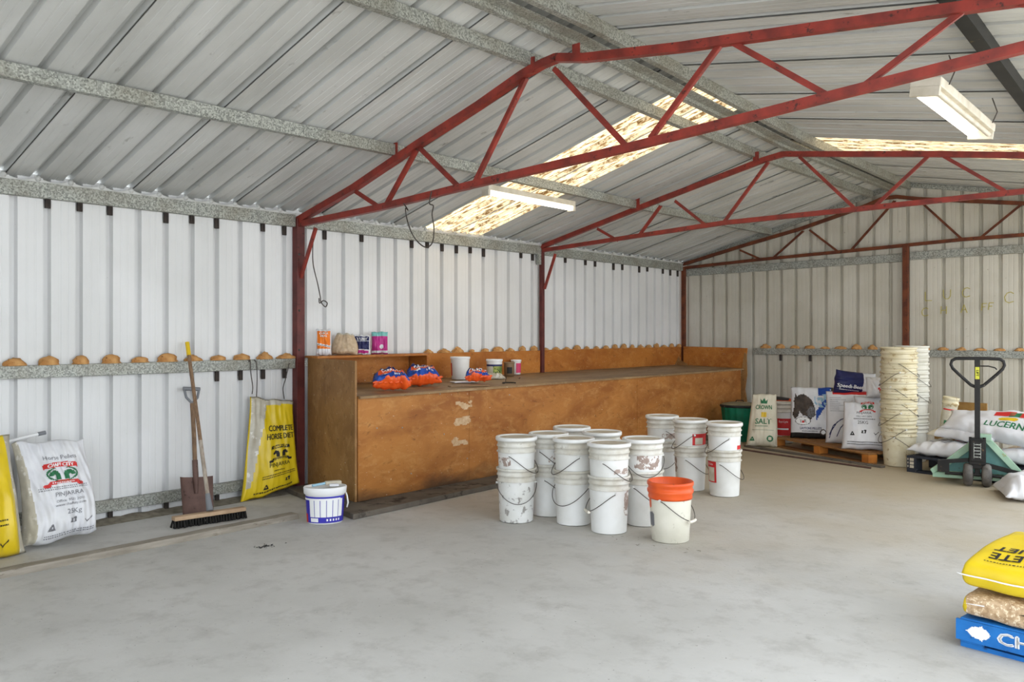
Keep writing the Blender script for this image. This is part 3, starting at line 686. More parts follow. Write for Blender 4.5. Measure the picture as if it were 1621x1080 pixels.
# --- yellow sack hung by the post
w_, h_ = .50, .80
def bendy(p, u, v): return Vector((p.x*(1.08-.22*v)+.05*(v-.5), p.y, p.z+.05*u*(1-v)-.03*u*v))
f = sack_fn(w_, h_, .035, 15, low=.6, wr=.013, top=.9, bend=bendy)
L = Vector((.16, 4.235, .035))
def ymat(u, v, s):
    if s > 0: return 1
    if u < -.72+.5*v-.15*(1-v) and v > .12: return 1 if u > -.95+.0*v else 0
    if v > .94+.02*u: return 1
    return 0
s3 = sack('empty_sack', 'half-empty yellow sack printed in black hanging against the dark red post', 'sack', f, w_, h_, [M['yellow'], M['clear']], ymat, L, (math.radians(-5),0,PI/2-.10))
g = off(f, .006); m = MB()
put_text(m, 'COMPLETE', g, .085, .525, .048, 0, sx=.80, bold=.0015); put_text(m, 'HORSE DIET', g, .075, .455, .048, 0, sx=.76, bold=.0015)
chaff_logo(m, g, .07, .335, .105, 0, 1); put_text(m, 'PINJARRA', g, .06, .222, .034, 0, sx=.95)
for i, z in enumerate((.155,.138)): rule(m, g, -.10, .21, z, .008, 0, i)
rule(m, g, .0,.10,.185,.008,0,7); rule(m, g, -.16,.18,.035,.012,0,9); symbols(m, g, .08, (-.06,.13,None), .022, 0)
ob('printed_design', m, [M['black'], M['yellow']], s3)

# --- shovel
t = thing('shovel', 'square-mouth shovel with rusty blade and grey D grip leaning on the wall', 'shovel', (0,0,0))
tip = Vector((.36, 3.42, .01)); grip = Vector((.075, 3.535, .955)); d = (grip-tip).normalized(); sd = Vector((.12,1,0)); sd = (sd-d*sd.dot(d)).normalized(); nr = d.cross(sd).normalized()
if nr.x < 0: nr = -nr
m = MB()
def blade(a, b):
    x = (a-.5); z = b*.29; wd = .235+.02*b
    cup = .03*(1-abs(2*x)**4)*-1+.012*abs(2*x)**6
    return tip+sd*(x*wd)+d*z+nr*(-.01*0+.022*abs(2*x)**5-.012*(1-abs(2*x)**2)*b+.006)
m.grid(blade, 24, 18, 0); m.grid(lambda a,b: blade(1-a,b)-nr*.004, 24, 18, 0)
ob('blade', m, M['rustyblade'], t)
m = MB(); m.tube([tip+d*.16+nr*.004, tip+d*.30+nr*.006, tip+d*.42+nr*.004], .02, 12, rs=[.012,.022,.021]); ob('socket', m, M['rustyblade'], t)
m = MB(); s_ = tip+d*.38+nr*.004; e_ = grip-d*.12; m.tube([s_, (s_+e_)/2+nr*.006, e_], .017, 12); ob('shaft', m, M['ash'], t)
m = MB(); m.tube([e_-d*.03, e_, e_+sd*.045+d*.05, e_+sd*.058+d*.11, e_+sd*.056+d*.125], .010, 8); m.tube([e_-d*.03, e_, e_-sd*.045+d*.05, e_-sd*.058+d*.11, e_-sd*.056+d*.125], .010, 8); m.tube([e_+sd*.066+d*.12, e_-sd*.066+d*.12], .016, 10); ob('d_grip', m, M['greyplastic'], t)
# --- broom
t = thing('push_broom', 'push broom with yellow-tipped handle, its bristles resting on the floor', 'broom', (0,0,0))
bc = Vector((.655, 3.355, .055)); hd = Vector((.13,1,0)).normalized(); hn = Vector((hd.y,-hd.x,0))
T = Matrix.Translation(bc) @ Matrix.Rotation(math.atan2(hd.y,hd.x),4,'Z')
m = MB(); m.box(-.27,.27,-.032,.032,0,.03,0,T); ob('head', m, M['broomwood'], t, bev=.006)
random.seed(3); m = MB()
for i in range(26):
    for j in range(4):
        x = -.262+i*.021; y = -.024+j*.016; dx = random.uniform(-.006,.006); dy = random.uniform(-.010,.010)*1.2
        p = T @ Vector((x,y,.002)); q = T @ Vector((x+dx,y*1.3+dy,-.052)); m.tube([p,q], .005, 5, rs=[.005,.0095])
ob('bristles', m, M['bristle'], t)
ht = Vector((.062, 3.505, 1.325)); hb = bc+Vector((-.0,0,.035)); dd = (ht-hb).normalized()
m = MB(); m.tube([hb-dd*.0, hb+dd*.13], .022, 10, rs=[.026,.018]); ob('collar', m, M['greyplastic'], t)
m = MB(); m.tube([hb+dd*.10, hb+dd*.55], .0150, 12); ob('lower_handle', m, M['paleash'], t)
m = MB(); m.tube([hb+dd*.55, ht-dd*.10], .0145, 12); ob('handle', m, M['ash'], t)
m = MB(); m.tube([ht-dd*.115, ht], .017, 12); ob('handle_cap', m, M['yellowhandle'], t)

# --- board on the floor
m = MB(); a = Vector((1.06,.9,0)); b = Vector((1.04,3.86,0)); n = 30
for i in range(n):
    p = a.lerp(b, i/n); q = a.lerp(b, (i+1)/n); o1 = .006*noise.noise(Vector((i*.5,0,0))); o2 = .006*noise.noise(Vector(((i+1)*.5,0,0)))
    m.add([(p.x-.10+o1,p.y,0),(p.x+o1,p.y,0),(q.x+o2,q.y,0),(q.x-.10+o2,q.y,0),(p.x-.095+o1,p.y,.04+o1),(p.x+o1-.004,p.y,.04+o1),(q.x+o2-.004,q.y,.04+o2),(q.x-.095+o2,q.y,.04+o2)], [(4,5,6,7),(1,2,6,5),(0,4,7,3)]+([(0,1,5,4)] if i == 0 else [])+([(2,3,7,6)] if i == n-1 else []))
tag(ob('floor_board', m, M['timber']), 'long weathered timber board lying on the floor in front of the white wall', 'board')
# dirt line along the wall base
m = MB(); random.seed(9)
def dirtf(a, b):
    y = 2.0+a*2.5; x = .005+b*.16; e = max(0, 1-b)*max(0,1-b); return (x, y, .002+.030*e*(.6+.8*abs(noise.noise(Vector((y*5,b*2,0))))) if b < .99 else -.002)
m.grid(dirtf, 120, 8); d_ = ob('loose_dirt', m, M['dirt']); d_['kind'] = 'stuff'; d_['label'] = 'ridge of loose dirt along the foot of the white wall'; d_['category'] = 'dirt'
m = MB(); 
for k in range(60):
    a = random.uniform(0,2*PI); r = abs(random.gauss(0,.035)); x = 1.56+r*cos(a)*.8; y = 3.22+r*sin(a)*1.6; q = random.uniform(.004,.012); th = random.uniform(0,PI)
    m.add([(x+q*cos(th+j*PI/2)*(1 if j%2 else .35), y+q*sin(th+j*PI/2)*(1 if j%2 else .35), .0015) for j in range(4)]+[(x,y,.006)], [(0,1,4),(1,2,4),(2,3,4),(3,0,4)])
d_ = ob('loose_dirt', m, M['blackrubber']); tag(d_, 'small dark scuff of dirt on the open floor', 'dirt'); d_['kind'] = 'stuff'

# ------------------------------------------------------------------ buckets
RB, RT, HB = .124, .142, .40
def rz(z): return RB+(RT-RB)*z/HB
def body_mesh(name, ma, mrim, rb=RB, rt=RT, hb=HB, mid=None, midz=.0, inner=None):
    R = lambda z: rb+(rt-rb)*z/hb
    m = MB(); prof = [(0,.004),(rb-.012,.004),(rb-.008,0),(rb,.006)]
    m.lathe(prof, 48, 0)
    zc = [.006, hb*.3, hb*.6, hb*.70]
    m.lathe([(R(z), z) for z in zc], 48, 0)
    if mid is not None: m.lathe([(R(z), z) for z in (hb*.70, hb*.755)], 48, 0)
    else: m.lathe([(R(z), z) for z in (hb*.70, hb*.755)], 48, 0)
    z = hb
    m.lathe([(R(z*.755), z*.755),(R(z*.755)+.010, z*.758),(R(z*.755)+.010, z*.772),(R(z*.78), z*.776),(R(z*.86), z*.86),(R(z*.86)+.007, z*.863),(R(z*.86)+.007, z*.885),(R(z*.89), z*.89),(R(z*.955), z*.955),(R(z)+.009, z*.958),(R(z)+.009, z*.995),(R(z)+.004, z),(R(z)-.004, z),(R(z)-.004, z*.96)], 48, 1)
    m.lathe([(R(z*.96)-.004, z*.96),(rb-.004,.012),(0,.012)], 48, 2)
    return m.mesh(name, [ma, mrim, inner or ma])
BODY = body_mesh('bucket_body', M['bucket'], M['rim'])
BODYD = body_mesh('bucket_body', M['bucketdirty'], M['rim'])
m = MB(); m.lathe([(0,.404),(.10,.404),(.128,.405),(.132,.414),(.150,.416),(.155,.411),(.156,.392),(.153,.388),(.150,.392)], 48, 0)
m2 = MB(); m2.lathe([(0,.4062),(.118,.4062),(.129,.4072)], 48, 0)
LID = m.mesh('lid', [M['bucket']]); LIDDUST = m2.mesh('lid_dust', [M['lidtop']])
def handle_mesh(R=.150, zt=.285, d=.135, grip=False):
    m = MB(); pts = []
    for i in range(25):
        a = PI*i/24; k = sin(a); pts.append((R*cos(a), -(R+.014)*k**.9 if k > 0 else 0, zt-d*k**1.2))
    m.tube(pts, .0028, 6)
    for s in (-1,1): m.tube([(s*(R-.012),0,zt),(s*(R+.004),0,zt)], .009, 8, 1)
    return m.mesh('handle', [M['wire'], M['bucket']])
HANDLE = handle_mesh()
m = MB(); m.tube([(-.045,-.163,.150),(-.02,-.166,.147),(.02,-.166,.147),(.045,-.163,.150)], .010, 10); GRIP = m.mesh('grip', [M['grip']])
def link(name, me, parent, rot=None, loc=None):
    o = bpy.data.objects.new(name, me); C.objects.link(o); o.parent = parent
    if rot is not None: o.rotation_euler = (0,0,rot)
    if loc is not None: o.location = loc
    return o
def patch(parent, name, a0, a1, z0, z1, mat, ragged=0, seed=0, extra=.0012, R=rz, tilt=0):
    """curved label, angles in degrees, 0 faces the doorway, positive to its right"""
    m = MB(); n = 30
    fn = lambda a, z: ((R(z)+extra)*sin(math.radians(a)), -(R(z)+extra)*cos(math.radians(a)), z)
    pred = lambda a, z: ragged == 0 or noise.noise(Vector((a*.06+seed, z*26, seed)))+.55-ragged*(abs((a-(a0+a1)/2)/((a1-a0)/2))**3+abs((z-(z0+z1)/2)/((z1-z0)/2))**3)*.6 > 0
    idx = {}; nx = max(6, int((a1-a0)/3)); nz_ = max(5, int((z1-z0)/.006))
    raster(m, lambda x, y: fn(a0+(a1-a0)*x, z0+(z1-z0)*y), 0, 1, 0, 1, 1/max(nx,nz_), lambda x, y: pred(a0+(a1-a0)*x, z0+(z1-z0)*y))
    return ob(name, m, mat, parent)
def ctext(parent, s, a, z, h, mat, R=rz, extra=.0022, name='lettering', bold=0):
    m = MB(); fn = lambda x, y: ((R(z)+extra)*sin(x/R(z)), -(R(z)+extra)*cos(x/R(z)), y)
    put_text(m, s, fn, math.radians(a)*R(z), z, h, 0, bold); return ob(name, m, mat, parent)
def bucket(label, x, y, z, phi, lid=False, dirty=False, grip=False, deco=(), group='white buckets stacked in pairs on the open floor', dust=True, tilt=0):
    t = thing('plastic_bucket', label, 'bucket', (x,y,z), facing(x,y), group)
    link('bucket_body', BODYD if dirty else BODY, t)
    h = link('handle', HANDLE, t, math.radians(phi))
    if grip: link('grip', GRIP, h)
    if lid:
        l = link('lid', LID, t)
        if dust: link('lid_dust', LIDDUST, l)
    for dct in deco:
        k = dict(dct); txt = k.pop('text', None); patch(t, **k)
    return t
tn = lambda a0,a1,z0,z1,sd=1: dict(name='torn_label', a0=a0, a1=a1, z0=z0, z1=z1, mat=M['torn'], ragged=1, seed=sd)
rd = lambda a0,a1,z0,z1: dict(name='red_label', a0=a0, a1=a1, z0=z0, z1=z1, mat=M['redlabel'])
wp = lambda a0,a1,z0,z1: dict(name='label_window', a0=a0, a1=a1, z0=z0, z1=z1, mat=M['paper'], extra=.002)
UP = .215
def pair(x, y, lo, up, tip=(0,0)):
    lo_ = bucket(lo[0]+', lower bucket', x, y, 0, lo[1], **lo[2])
    u_ = bucket(up[0]+', upper bucket', x, y, UP, up[1], lid=True, **up[2])
    return lo_, u_
pair(2.321, 4.882, ('white bucket speckled with black marks, leftmost at the front of the group',5,dict(dirty=True)), ('lidded white bucket with torn brown label, leftmost at the front of the group',65,dict(deco=(tn(-75,-18,.20,.27,2),))))
pair(2.367, 5.215, ('plain white bucket half hidden behind the leftmost front pair',75,{}), ('lidded white bucket with torn label behind the leftmost front pair',60,dict(deco=(tn(0,60,.20,.27,5),))))
pair(2.698, 5.09, ('plain white bucket in the second front column from the left',-35,{}), ('plain lidded white bucket in the second front column from the left',-70,{}))
pair(3.042, 5.04, ('white bucket with tall torn strip at its right and white grip',-70,dict(grip=True, deco=(tn(50,86,.12,.31,8),))), ('lidded white bucket with small torn label, directly left of the orange bucket',70,dict(deco=(tn(15,75,.20,.245,9),))))
pair(3.102, 5.40, ('plain white bucket behind and left of the orange bucket',60,{}), ('lidded white bucket with the largest torn label, behind the orange bucket',12,dict(dirty=False, deco=(tn(-28,58,.20,.31,11),))))
pair(2.25, 5.68, ('white bucket hidden at the back of the group nearest the bench',0,{}), ('lidded white bucket at the back of the group nearest the bench',40,{}))
pair(2.63, 5.56, ('white bucket hidden behind the second front column',0,{}), ('lidded white bucket whose banded rim shows behind the second front column',40,{}))
pair(2.33, 7.00, ('plain white bucket at the back left of the far group of pairs',0,{}), ('lidded white bucket with reddish torn label, back left of the far group',100,dict(deco=(tn(0,70,.20,.26,13),))))
pair(2.70, 6.86, ('white bucket with blackened patch, lower middle of the far group',70,dict(deco=(dict(name='torn_label',a0=-88,a1=-55,z0=.16,z1=.30,mat=M['torn'],ragged=1,seed=3),))), ('lidded white bucket with red label, tallest in the far group',-75,dict(deco=(rd(8,82,.195,.295), wp(18,52,.20,.26)))))
lo_, up_ = pair(3.055, 6.809, ('white bucket with red-framed label, right end of the far group',72,dict(deco=(rd(-88,-30,.12,.30), wp(-76,-38,.13,.25)))), ('lidded white bucket with small red tag, right end of the far group',-72,dict(deco=(rd(52,88,.19,.225),))))
ctext(lo_, 'D-Lite', -58, .268, .018, M['white'])
# orange-topped bucket
t = thing('plastic_bucket', 'open cream bucket with thick orange rim standing in front of the white pairs', 'bucket', (3.501,5.095,0), facing(3.501,5.095))
m = MB(); R_ = lambda z: .125+(.146-.125)*z/.40
m.lathe([(0,.004),(.113,.004),(.117,0),(.125,.006),(R_(.15),.15),(R_(.29),.29)], 48, 0)
m.lathe([(R_(.01)-.004,.30),(.121,.012),(0,.012)], 48, 1)
ob('bucket_body', m, [M['cream'], M['reddust']], t)
m = MB(); m.lathe([(R_(.29),.288),(R_(.29)+.006,.286),(R_(.30)+.008,.30),(R_(.31)+.004,.315),(R_(.34)+.012,.33),(R_(.34)+.013,.345),(R_(.36)+.005,.35),(R_(.37)+.005,.37),(R_(.4)+.010,.378),(R_(.4)+.010,.398),(R_(.4)+.003,.403),(R_(.4)-.003,.40),(R_(.3)-.003,.30)], 48, 0); ob('orange_collar', m, M['orange'], t)
m = MB(); m.lathe([(0,.30),(.12,.298),(.137,.304)], 40, 0); ob('feed_residue', m, M['reddust'], t)
h = link('handle', HANDLE, t, math.radians(62)); link('grip', GRIP, h)
patch(t, 'orange_paint_run', -88, -62, .22, .30, M['orange'], 1, 4, R=R_); patch(t, 'dark_smear', -85, -52, .10, .20, M['greyprint'], 1, 6, R=R_)
# scuffs of dirt by the orange bucket
m = MB()
for k in range(26):
    a = random.uniform(-.4,3.4); r = random.uniform(.16,.34); x = 3.5+r*cos(a)*1.1; y = 5.02-r*abs(sin(a))*.8; q = random.uniform(.006,.02); th = random.uniform(0,PI)
    m.add([(x+q*cos(th+j*PI/2)*(1 if j%2 else .3), y+q*sin(th+j*PI/2)*(1 if j%2 else .3), .0015) for j in range(4)], [(0,1,2,3)])
d_ = ob('feed_specks', m, M['dirt']); tag(d_, 'specks of dark feed scattered at the foot of the orange-rimmed bucket', 'spilled feed'); d_['kind'] = 'stuff'

# tall nested stacks
OLD = body_mesh('bucket_body', M['oldbucket'], M['oldbucket'], .145, .176, .42)
OLDW = body_mesh('bucket_body', M['oldgrey'], M['oldgrey'], .145, .172, .42)
H2 = handle_mesh(.182, .31, .15)
names = ['bottommost','second from the bottom','third from the bottom','fourth from the bottom','fifth from the bottom','sixth from the bottom','seventh from the bottom','eighth from the bottom','eighth from the top','seventh from the top','sixth from the top','fifth from the top','fourth from the top','third from the top','second from the top','topmost']
zs = [0,.085,.145,.20,.255,.31,.36,.415,.47,.525,.575,.63,.68,.73,.78,.83]
cxs = onZ(1423,740,0); cxs = Vector((3.72, 9.52, 0)); random.seed(12)
for i, z in enumerate(zs):
    dx = random.uniform(-.006,.006); t = thing('plastic_bucket', 'yellowed bucket nested in the front tall stack, '+names[i], 'bucket', (cxs.x+dx, cxs.y+random.uniform(-.006,.006), z), facing(cxs.x,cxs.y)+random.uniform(-.3,.3), 'yellowed buckets nested in the tall front stack')
    link('bucket_body', OLD, t)
    if i in (0,1,4,6,9,12,14): link('handle', H2, t, math.radians({0:70,1:-60,4:-70,6:95,9:50,12:-75,14:85}[i]))
t = None
c2 = Vector((3.72, 9.98, 0))
zs2 = [0,.11,.30,.36,.42,.48,.55,.60,.655,.73,.79,.84]
n2 = names[:6]+names[-6:]
for i, z in enumerate(zs2):
    t = thing('plastic_bucket', 'off-white bucket nested in the tall stack behind, '+n2[i], 'bucket', (c2.x, c2.y, z), facing(c2.x,c2.y), 'off-white buckets nested in the stack behind')
    link('bucket_body', OLDW, t)
    if i == 10: patch(t, 'red_band', -80, 80, .285, .30, M['redprint'], R=lambda q: .145+.027*q/.42)
    if i in (5,8): link('handle', H2, t, 1.4)
t = thing('plastic_bucket', 'narrow printed bucket leaning beside the second tall stack', 'bucket', (4.07, 9.97, .34), facing(4.1,10.0)); t.rotation_euler = (0, math.radians(8), facing(4.1,10.0))
m = MB(); m.lathe([(0,0),(.062,0),(.066,.01),(.076,.30),(.082,.305),(.082,.32),(.077,.325),(.077,.35),(.083,.355),(.083,.375),(.078,.38),(.074,.38),(.062,.02),(0,.02)], 32, 0); ob('bucket_body', m, M['oldbucket'], t)
RR = lambda z: .066+.010*z/.3
patch(t, 'printed_label', -60, 60, .06, .28, M['paper'], R=RR); patch(t, 'red_band', -50, 40, .24, .255, M['redprint'], R=RR, extra=.002); patch(t, 'green_print', -30, 0, .09, .13, M['greenprint'], R=RR, extra=.002)
m = MB(); m.box(-.14,.14,-.10,.10,0,.335); tag(ob('crate', m, M['card'], None, (4.12,10.02,0), (0,0,-.25)), 'brown chipboard crate behind the sacks beside the tall buckets', 'crate')
m = MB(); m.box(-.16,.16,-.012,.012,0,.62); tag(ob('board_offcut', m, M['card'], None, (4.18,10.62,0), (0,0,-.1)), 'upright chipboard offcut showing above the pale sacks by the back wall', 'board')

# --- oval white bucket
ox = Vector((1.275, 3.925, 0)); t = thing('lidded_pail', 'oval white pail with violet-blue label standing beside the plywood bench end', 'pail', ox, facing(ox.x,ox.y))
S_ = Matrix.Diagonal((1.08,.82,1,1))
m = MB(); m.lathe([(0,0),(.112,0),(.118,.006),(.132,.225),(.134,.23)], 48, 0, S_); ob('pail_body', m, M['bucket'], t)
m = MB(); m.lathe([(.137,.215),(.143,.222),(.146,.262),(.143,.268),(.136,.268),(.134,.258),(0,.255)], 48, 0, S_); ob('lid', m, M['white'], t)
def opatch(name, a0, a1, z0, z1, mat, e):
    m = MB(); fn = lambda a,z: (1.08*(.118+.014*z/.225+e)*sin(a), -.82*(.118+.014*z/.225+e)*cos(a), z)
    m.grid(lambda u,v: fn(math.radians(a0+(a1-a0)*u), z0+(z1-z0)*v), 40, 4); return ob(name, m, mat, t)
opatch('wrap_label', -100, 100, .012, .205, M['purpleblue'], .0015); opatch('red_corner', -92, -66, .012, .075, M['redprint'], .003)
for i in range(6): opatch('text_panel', -52+i*19, -52+i*19+17, .055, .185, M['paper' if i < 0 else 'white'], .003)
opatch('barcode_panel', -50, -22, .02, .048, M['white'], .003); opatch('white_band', -85, 50, .178, .192, M['white'], .0035)
for i in range(5): opatch('white_icon', 4+i*10, 9+i*10, .026, .042, M['white'], .0032)
m = MB(); m.tube([(.150,.0,.215),(.158,-.05,.20),(.165,-.06,.15),(.158,-.02,.11)], .006, 8); ob('handle', m, M['bucket'], t)
b_ = thing('scrubbing_brush', 'grey and blue plastic brush lying on the lid of the oval pail', 'brush', (ox.x,ox.y,.268), facing(ox.x,ox.y)+.25)
m = MB(); m.box(.0,.12,-.02,.03,.005,.032); ob('brush_head', m, M['paper'], b_, bev=.008); m = MB(); m.tube([(.0,.005,.018),(-.10,-.02,.012)], .010, 8); ob('brush_handle', m, M['lightblue'], b_)
m = MB(); m.box(.03,.10,-.05,-.022,0,.02); tag(ob('sponge', m, M['white_sack'], None, (ox.x,ox.y,.268), (0,0,facing(ox.x,ox.y)), bev=.005), 'small white sponge on the lid of the oval pail', 'sponge')

# ------------------------------------------------------------------ things on the counter
def ctz(x): return .925-(x-.08)*.033/1.005
def carrots(label, x, y, w, h, T, rz_, seed, group=None, flat=.0):
    f = sack_fn(w, h, T, seed, back=.6, low=.2, wr=.022, ear=.0, waist=0, top=.72)
    def mf(u, v, s):
        if s > 0: return 1
        b = v+.05*sin(u*4+seed)
        if b < .13: return 1
        if b < .46: return 0
        if b < .68: return 1 if abs(u) < .75 else 0
        if b < .84: return 3
        return 1 if u > 0 else 3
    z = ctz(x)+.004
    o = sack('carrot_bag', label, 'bag of carrots', f, w, h, [M['blue'], M['carrotorange'], M['white'], M['navy']], mf, (x,y,z+.040), (math.radians(-56),0,rz_), group, 40, 36)
    m = MB(); random.seed(seed)
    for i in range(7):
        a = -.42+i*.14; px = a*w*1.0; r = random.uniform(.010,.014)
        pts = [(px-.03+.015*k, -T*.30-.01+random.uniform(-.004,.004), h*.03+.006*k) for k in range(5)]
        m.tube(pts, r, 10, rs=[r*.5,r,r,r*.9,r*.4])
    ob('carrots', m, M['carrotorange'], o)
    g = off(f, .004); m = MB(); put_text(m, 'CARROTS', g, 0, h*.55, .032, 0, bold=.001)
    raster(m, g, -.10, -.04, h*.26, h*.40, .005, inpoly([(-.10,h*.30),(-.07,h*.39),(-.045,h*.36),(-.04,h*.30),(-.07,h*.27)]), 0)
    for i in range(4): raster(m, g, .02+i*.02, .03+i*.02, h*.28, h*.38, .005, lambda a,b: True, 0)
    ob('lettering', m, M['white'], o); return o
carrots('blue and orange bag of carrots at the left end of the counter', .90, onX(621,.90).y, .34, .19, .085, PI/2-.5, 4)
carrots('blue and orange bag of carrots behind the first, further along the counter', .74, onX(672,.74).y, .34, .20, .09, PI/2-.5, 9)
y = onX(760,.82).y
carrots('small crumpled orange carrot bag lying midway along the counter', .80, y, .26, .14, .055, PI/2-.6, 13)
# tubs
def tub(name, label, cat, x, y, r0, r1, h, deco=None, lidh=.02, mat=None):
    z = ctz(x)+.003
    t = thing(name, label, cat, (x,y,z), facing(x,y)); m = MB(); m.lathe([(0,0),(r0-.004,0),(r0,.004),(r1,h-lidh)], 36, 0); ob('tub_body', m, mat or M['bucket'], t)
    m = MB(); m.lathe([(r1,h-lidh-.004),(r1+.005,h-lidh-.002),(r1+.006,h-.003),(r1+.002,h),(0,h)], 36, 0); ob('lid', m, M['white'] if not mat else mat, t)
    R = lambda q: r0+(r1-r0)*q/(h-lidh)
    for n_, a0, a1, z0, z1, mt, e in deco or (): patch(t, n_, a0, a1, z0, z1, mt, R=R, extra=e)
    return t
x = .30; tub('plastic_tub', 'plain white round tub with lid standing on the counter by the backboard', 'tub', x, onX(728.5,x).y, .088, .098, .235, [('red_label',-95,-62,.04,.17,M['redlabel'],.0015)])
x = .34; tub('plastic_tub', 'white-lidded tub with green picture label on the counter', 'tub', x, onX(782.5,x).y, .078, .085, .20, [('photo_label',-10,80,.03,.13,M['greenlabel'],.0015),('white_panel',-70,-12,.04,.13,M['paper'],.0015),('dark_band',-80,85,.125,.145,M['navy'],.002)])
x = .26; t = tub('tin_can', 'brown tin with a dark picture standing on the counter', 'tin', x, onX(806,x).y, .056, .057, .155, [('dark_picture',-25,35,.03,.10,M['black'],.0015)], .012, M['tin'])
x = .14; tub('plastic_jar', 'small white jar with pink label behind the brown tin', 'jar', x, onX(817,x).y, .052, .055, .17, [('pink_label',0,85,.02,.13,M['pinkred'],.0015)])
x = .62; y = onX(735,x).y; m = MB(); m.box(-.13,.13,-.06,.06,0,.012); tag(ob('scraper_board', m, M['white'], None, (x,y,ctz(x)+.007), (0,0,1.2), bev=.004), 'flat white plastic offcut on the counter behind the carrot bags', 'offcut')
x = .93; y = onX(742,x).y; m = MB(); m.box(-.20,.20,-.035,.035,0,.006); tag(ob('wood_offcut', m, M['plytop'], None, (x,y,ctz(x)+.004), (0,0,1.2)), 'thin strip of plywood lying flat on the counter edge', 'offcut')
x = .5; f = sack_fn(.20,.14,.04,22,back=.1,wr=.014); sack('crumpled_wrap', 'crumpled piece of clear plastic beside the green-labelled tub', 'plastic wrap', f, .20,.14,[M['clear']],None,(x,onX(786,x).y,ctz(x)+.008),(math.radians(-80),0,PI/2-.6))
x = .93; y = onX(806,x).y; m = MB()
m.tube([(.055*cos(a)*1.2,.055*sin(a),.007) for a in [i*PI/10-.7 for i in range(15)]], .006, 8); m.tube([(-.04,-.02,.008),(-.03,.02,.03),(-.02,.03,.07)], .003, 6)
tag(ob('horseshoe', m, M['grease'], None, (x,y,ctz(x)+.002), (0,0,1.0)), 'dark bent iron ring lying near the front edge of the counter', 'horseshoe')
x = .62; y = onX(822,x).y; m = MB(); m.tube([(0,0,.008),(.16,.02,.008)], .006, 8); tag(ob('short_stick', m, M['rustyblade'], None, (x,y,ctz(x)+.002), (0,0,2.1)), 'short dark stick lying behind the iron ring on the counter', 'stick')

# ------------------------------------------------------------------ bags on the raised shelf
SZ = 1.1975
def pouch(name, label, px, X_, w, h, T, mats, mfn, seed, lean=-6, top=1, low=.3, rz_=0, text=()):
    f = sack_fn(w, h, T, seed, low=low, wr=.012, ear=.03, waist=.05 if top == 1 else -.35, top=top)
    y = onX(px, X_).y
    o = sack(name, label, 'bag', f, w, h, mats, mfn, (X_, y, SZ), (math.radians(lean),0,facing(X_,y)+rz_), None, 30, 40)
    if text:
        g = off(f, .003); m = MB()
        for s, x, z, hh, mi in text: put_text(m, s, g, x, z, hh, mi, bold=hh*.05)
        ob('lettering', m, [M['white'], M['orangeprint'], M['navy']], o)
    return o
pouch('pet_food_bag', 'white and orange bag standing first on the raised shelf', 512.5, .17, .135, .235, .035, [M['white_sack'], M['orangeprint'], M['greyplastic']],
      lambda u,v,s: (1 if abs(u) < .84 and .24 < v < .93 and not .34 < v+.06*u < .42 else (2 if abs(u) < .84 and .36 < v+.05*u < .385 else 0)) if s < 0 else 0, 31, text=(('CHICK', .0,.190,.018,0),('MEAL',.0,.165,.018,0)))
pouch('feed_bag', 'clear bag of beige pellets slumped between the orange and navy bags', 546, .15, .225, .20, .055, [M['beige'], M['clear']], lambda u,v,s: 1 if v > .92 else 0, 35, low=.7, top=.62)
pouch('pet_food_bag', 'navy and white bag reading TABBY on the raised shelf', 573, .16, .155, .185, .030, [M['white_sack'], M['navy'], M['magenta']],
      lambda u,v,s: (1 if abs(u) < .86 and .27-.03*u < v < .93 and not .665 < v < .69 else (2 if abs(u) < .8 and .07 < v < .22-.03*u else 0)) if s < 0 else 0, 41, lean=-4, text=(('TABBY',0,.135,.024,0),))
pouch('pet_food_bag', 'magenta pouch with pale teal top, last on the raised shelf', 601, .13, .155, .215, .035, [M['magenta'], M['teal'], M['white_sack']],
      lambda u,v,s: (1 if v > .80 else (2 if (.05 < v < .14 or ((u-.25)**2/.12+(v-.33)**2/.02 < .5)) else 0)), 47, lean=-4)

# ------------------------------------------------------------------ right-hand group
# green bin
bn = Vector((1.50, 10.42, 0)); t = thing('rubbish_bin', 'round green plastic bin with black rim and dusty lid beside the bench end', 'bin', bn, facing(bn.x,bn.y)); t.scale = (1,1,.88)
m = MB(); vs = []; n = 96
for z, r in ((0,.185),(.02,.19),(.50,.235)):
    for k in range(n):
        a = 2*PI*k/n; q = r+(.006 if (k//3) % 2 else 0); vs.append((q*cos(a),q*sin(a),z))
m.add(vs, [(i*n+k, i*n+(k+1)%n, (i+1)*n+(k+1)%n, (i+1)*n+k) for i in range(2) for k in range(n)], 0, True); m.add([(.185*cos(2*PI*k/n),.185*sin(2*PI*k/n),0) for k in range(n)], [tuple(range(n-1,-1,-1))])
ob('bin_body', m, M['green'], t)
m = MB(); m.lathe([(.236,.495),(.252,.50),(.256,.515),(.252,.53),(.236,.535)], 48, 0); ob('rim', m, M['blackrubber'], t)
m = MB(); m.lathe([(.24,.535),(.22,.545),(.12,.565),(0,.572)], 48, 0); ob('lid', m, M['duststrap'], t)
m = MB(); m.tube([(-.05,0,.570),(-.04,0,.592),(.04,0,.592),(.05,0,.570)], .007, 8); ob('lid_handle', m, M['blackrubber'], t)
b2 = Vector((1.66, 11.1, 0)); t = thing('rubbish_bin', 'dark lidded bin standing behind the green bin against the back wall', 'bin', b2)
m = MB(); m.lathe([(0,0),(.17,0),(.21,.50)], 40, 0); ob('bin_body', m, M['blackrubber'], t)
m = MB(); m.lathe([(.215,.495),(.228,.505),(.22,.52),(0,.55)], 40, 0); ob('lid', m, M['blackrubber'], t)

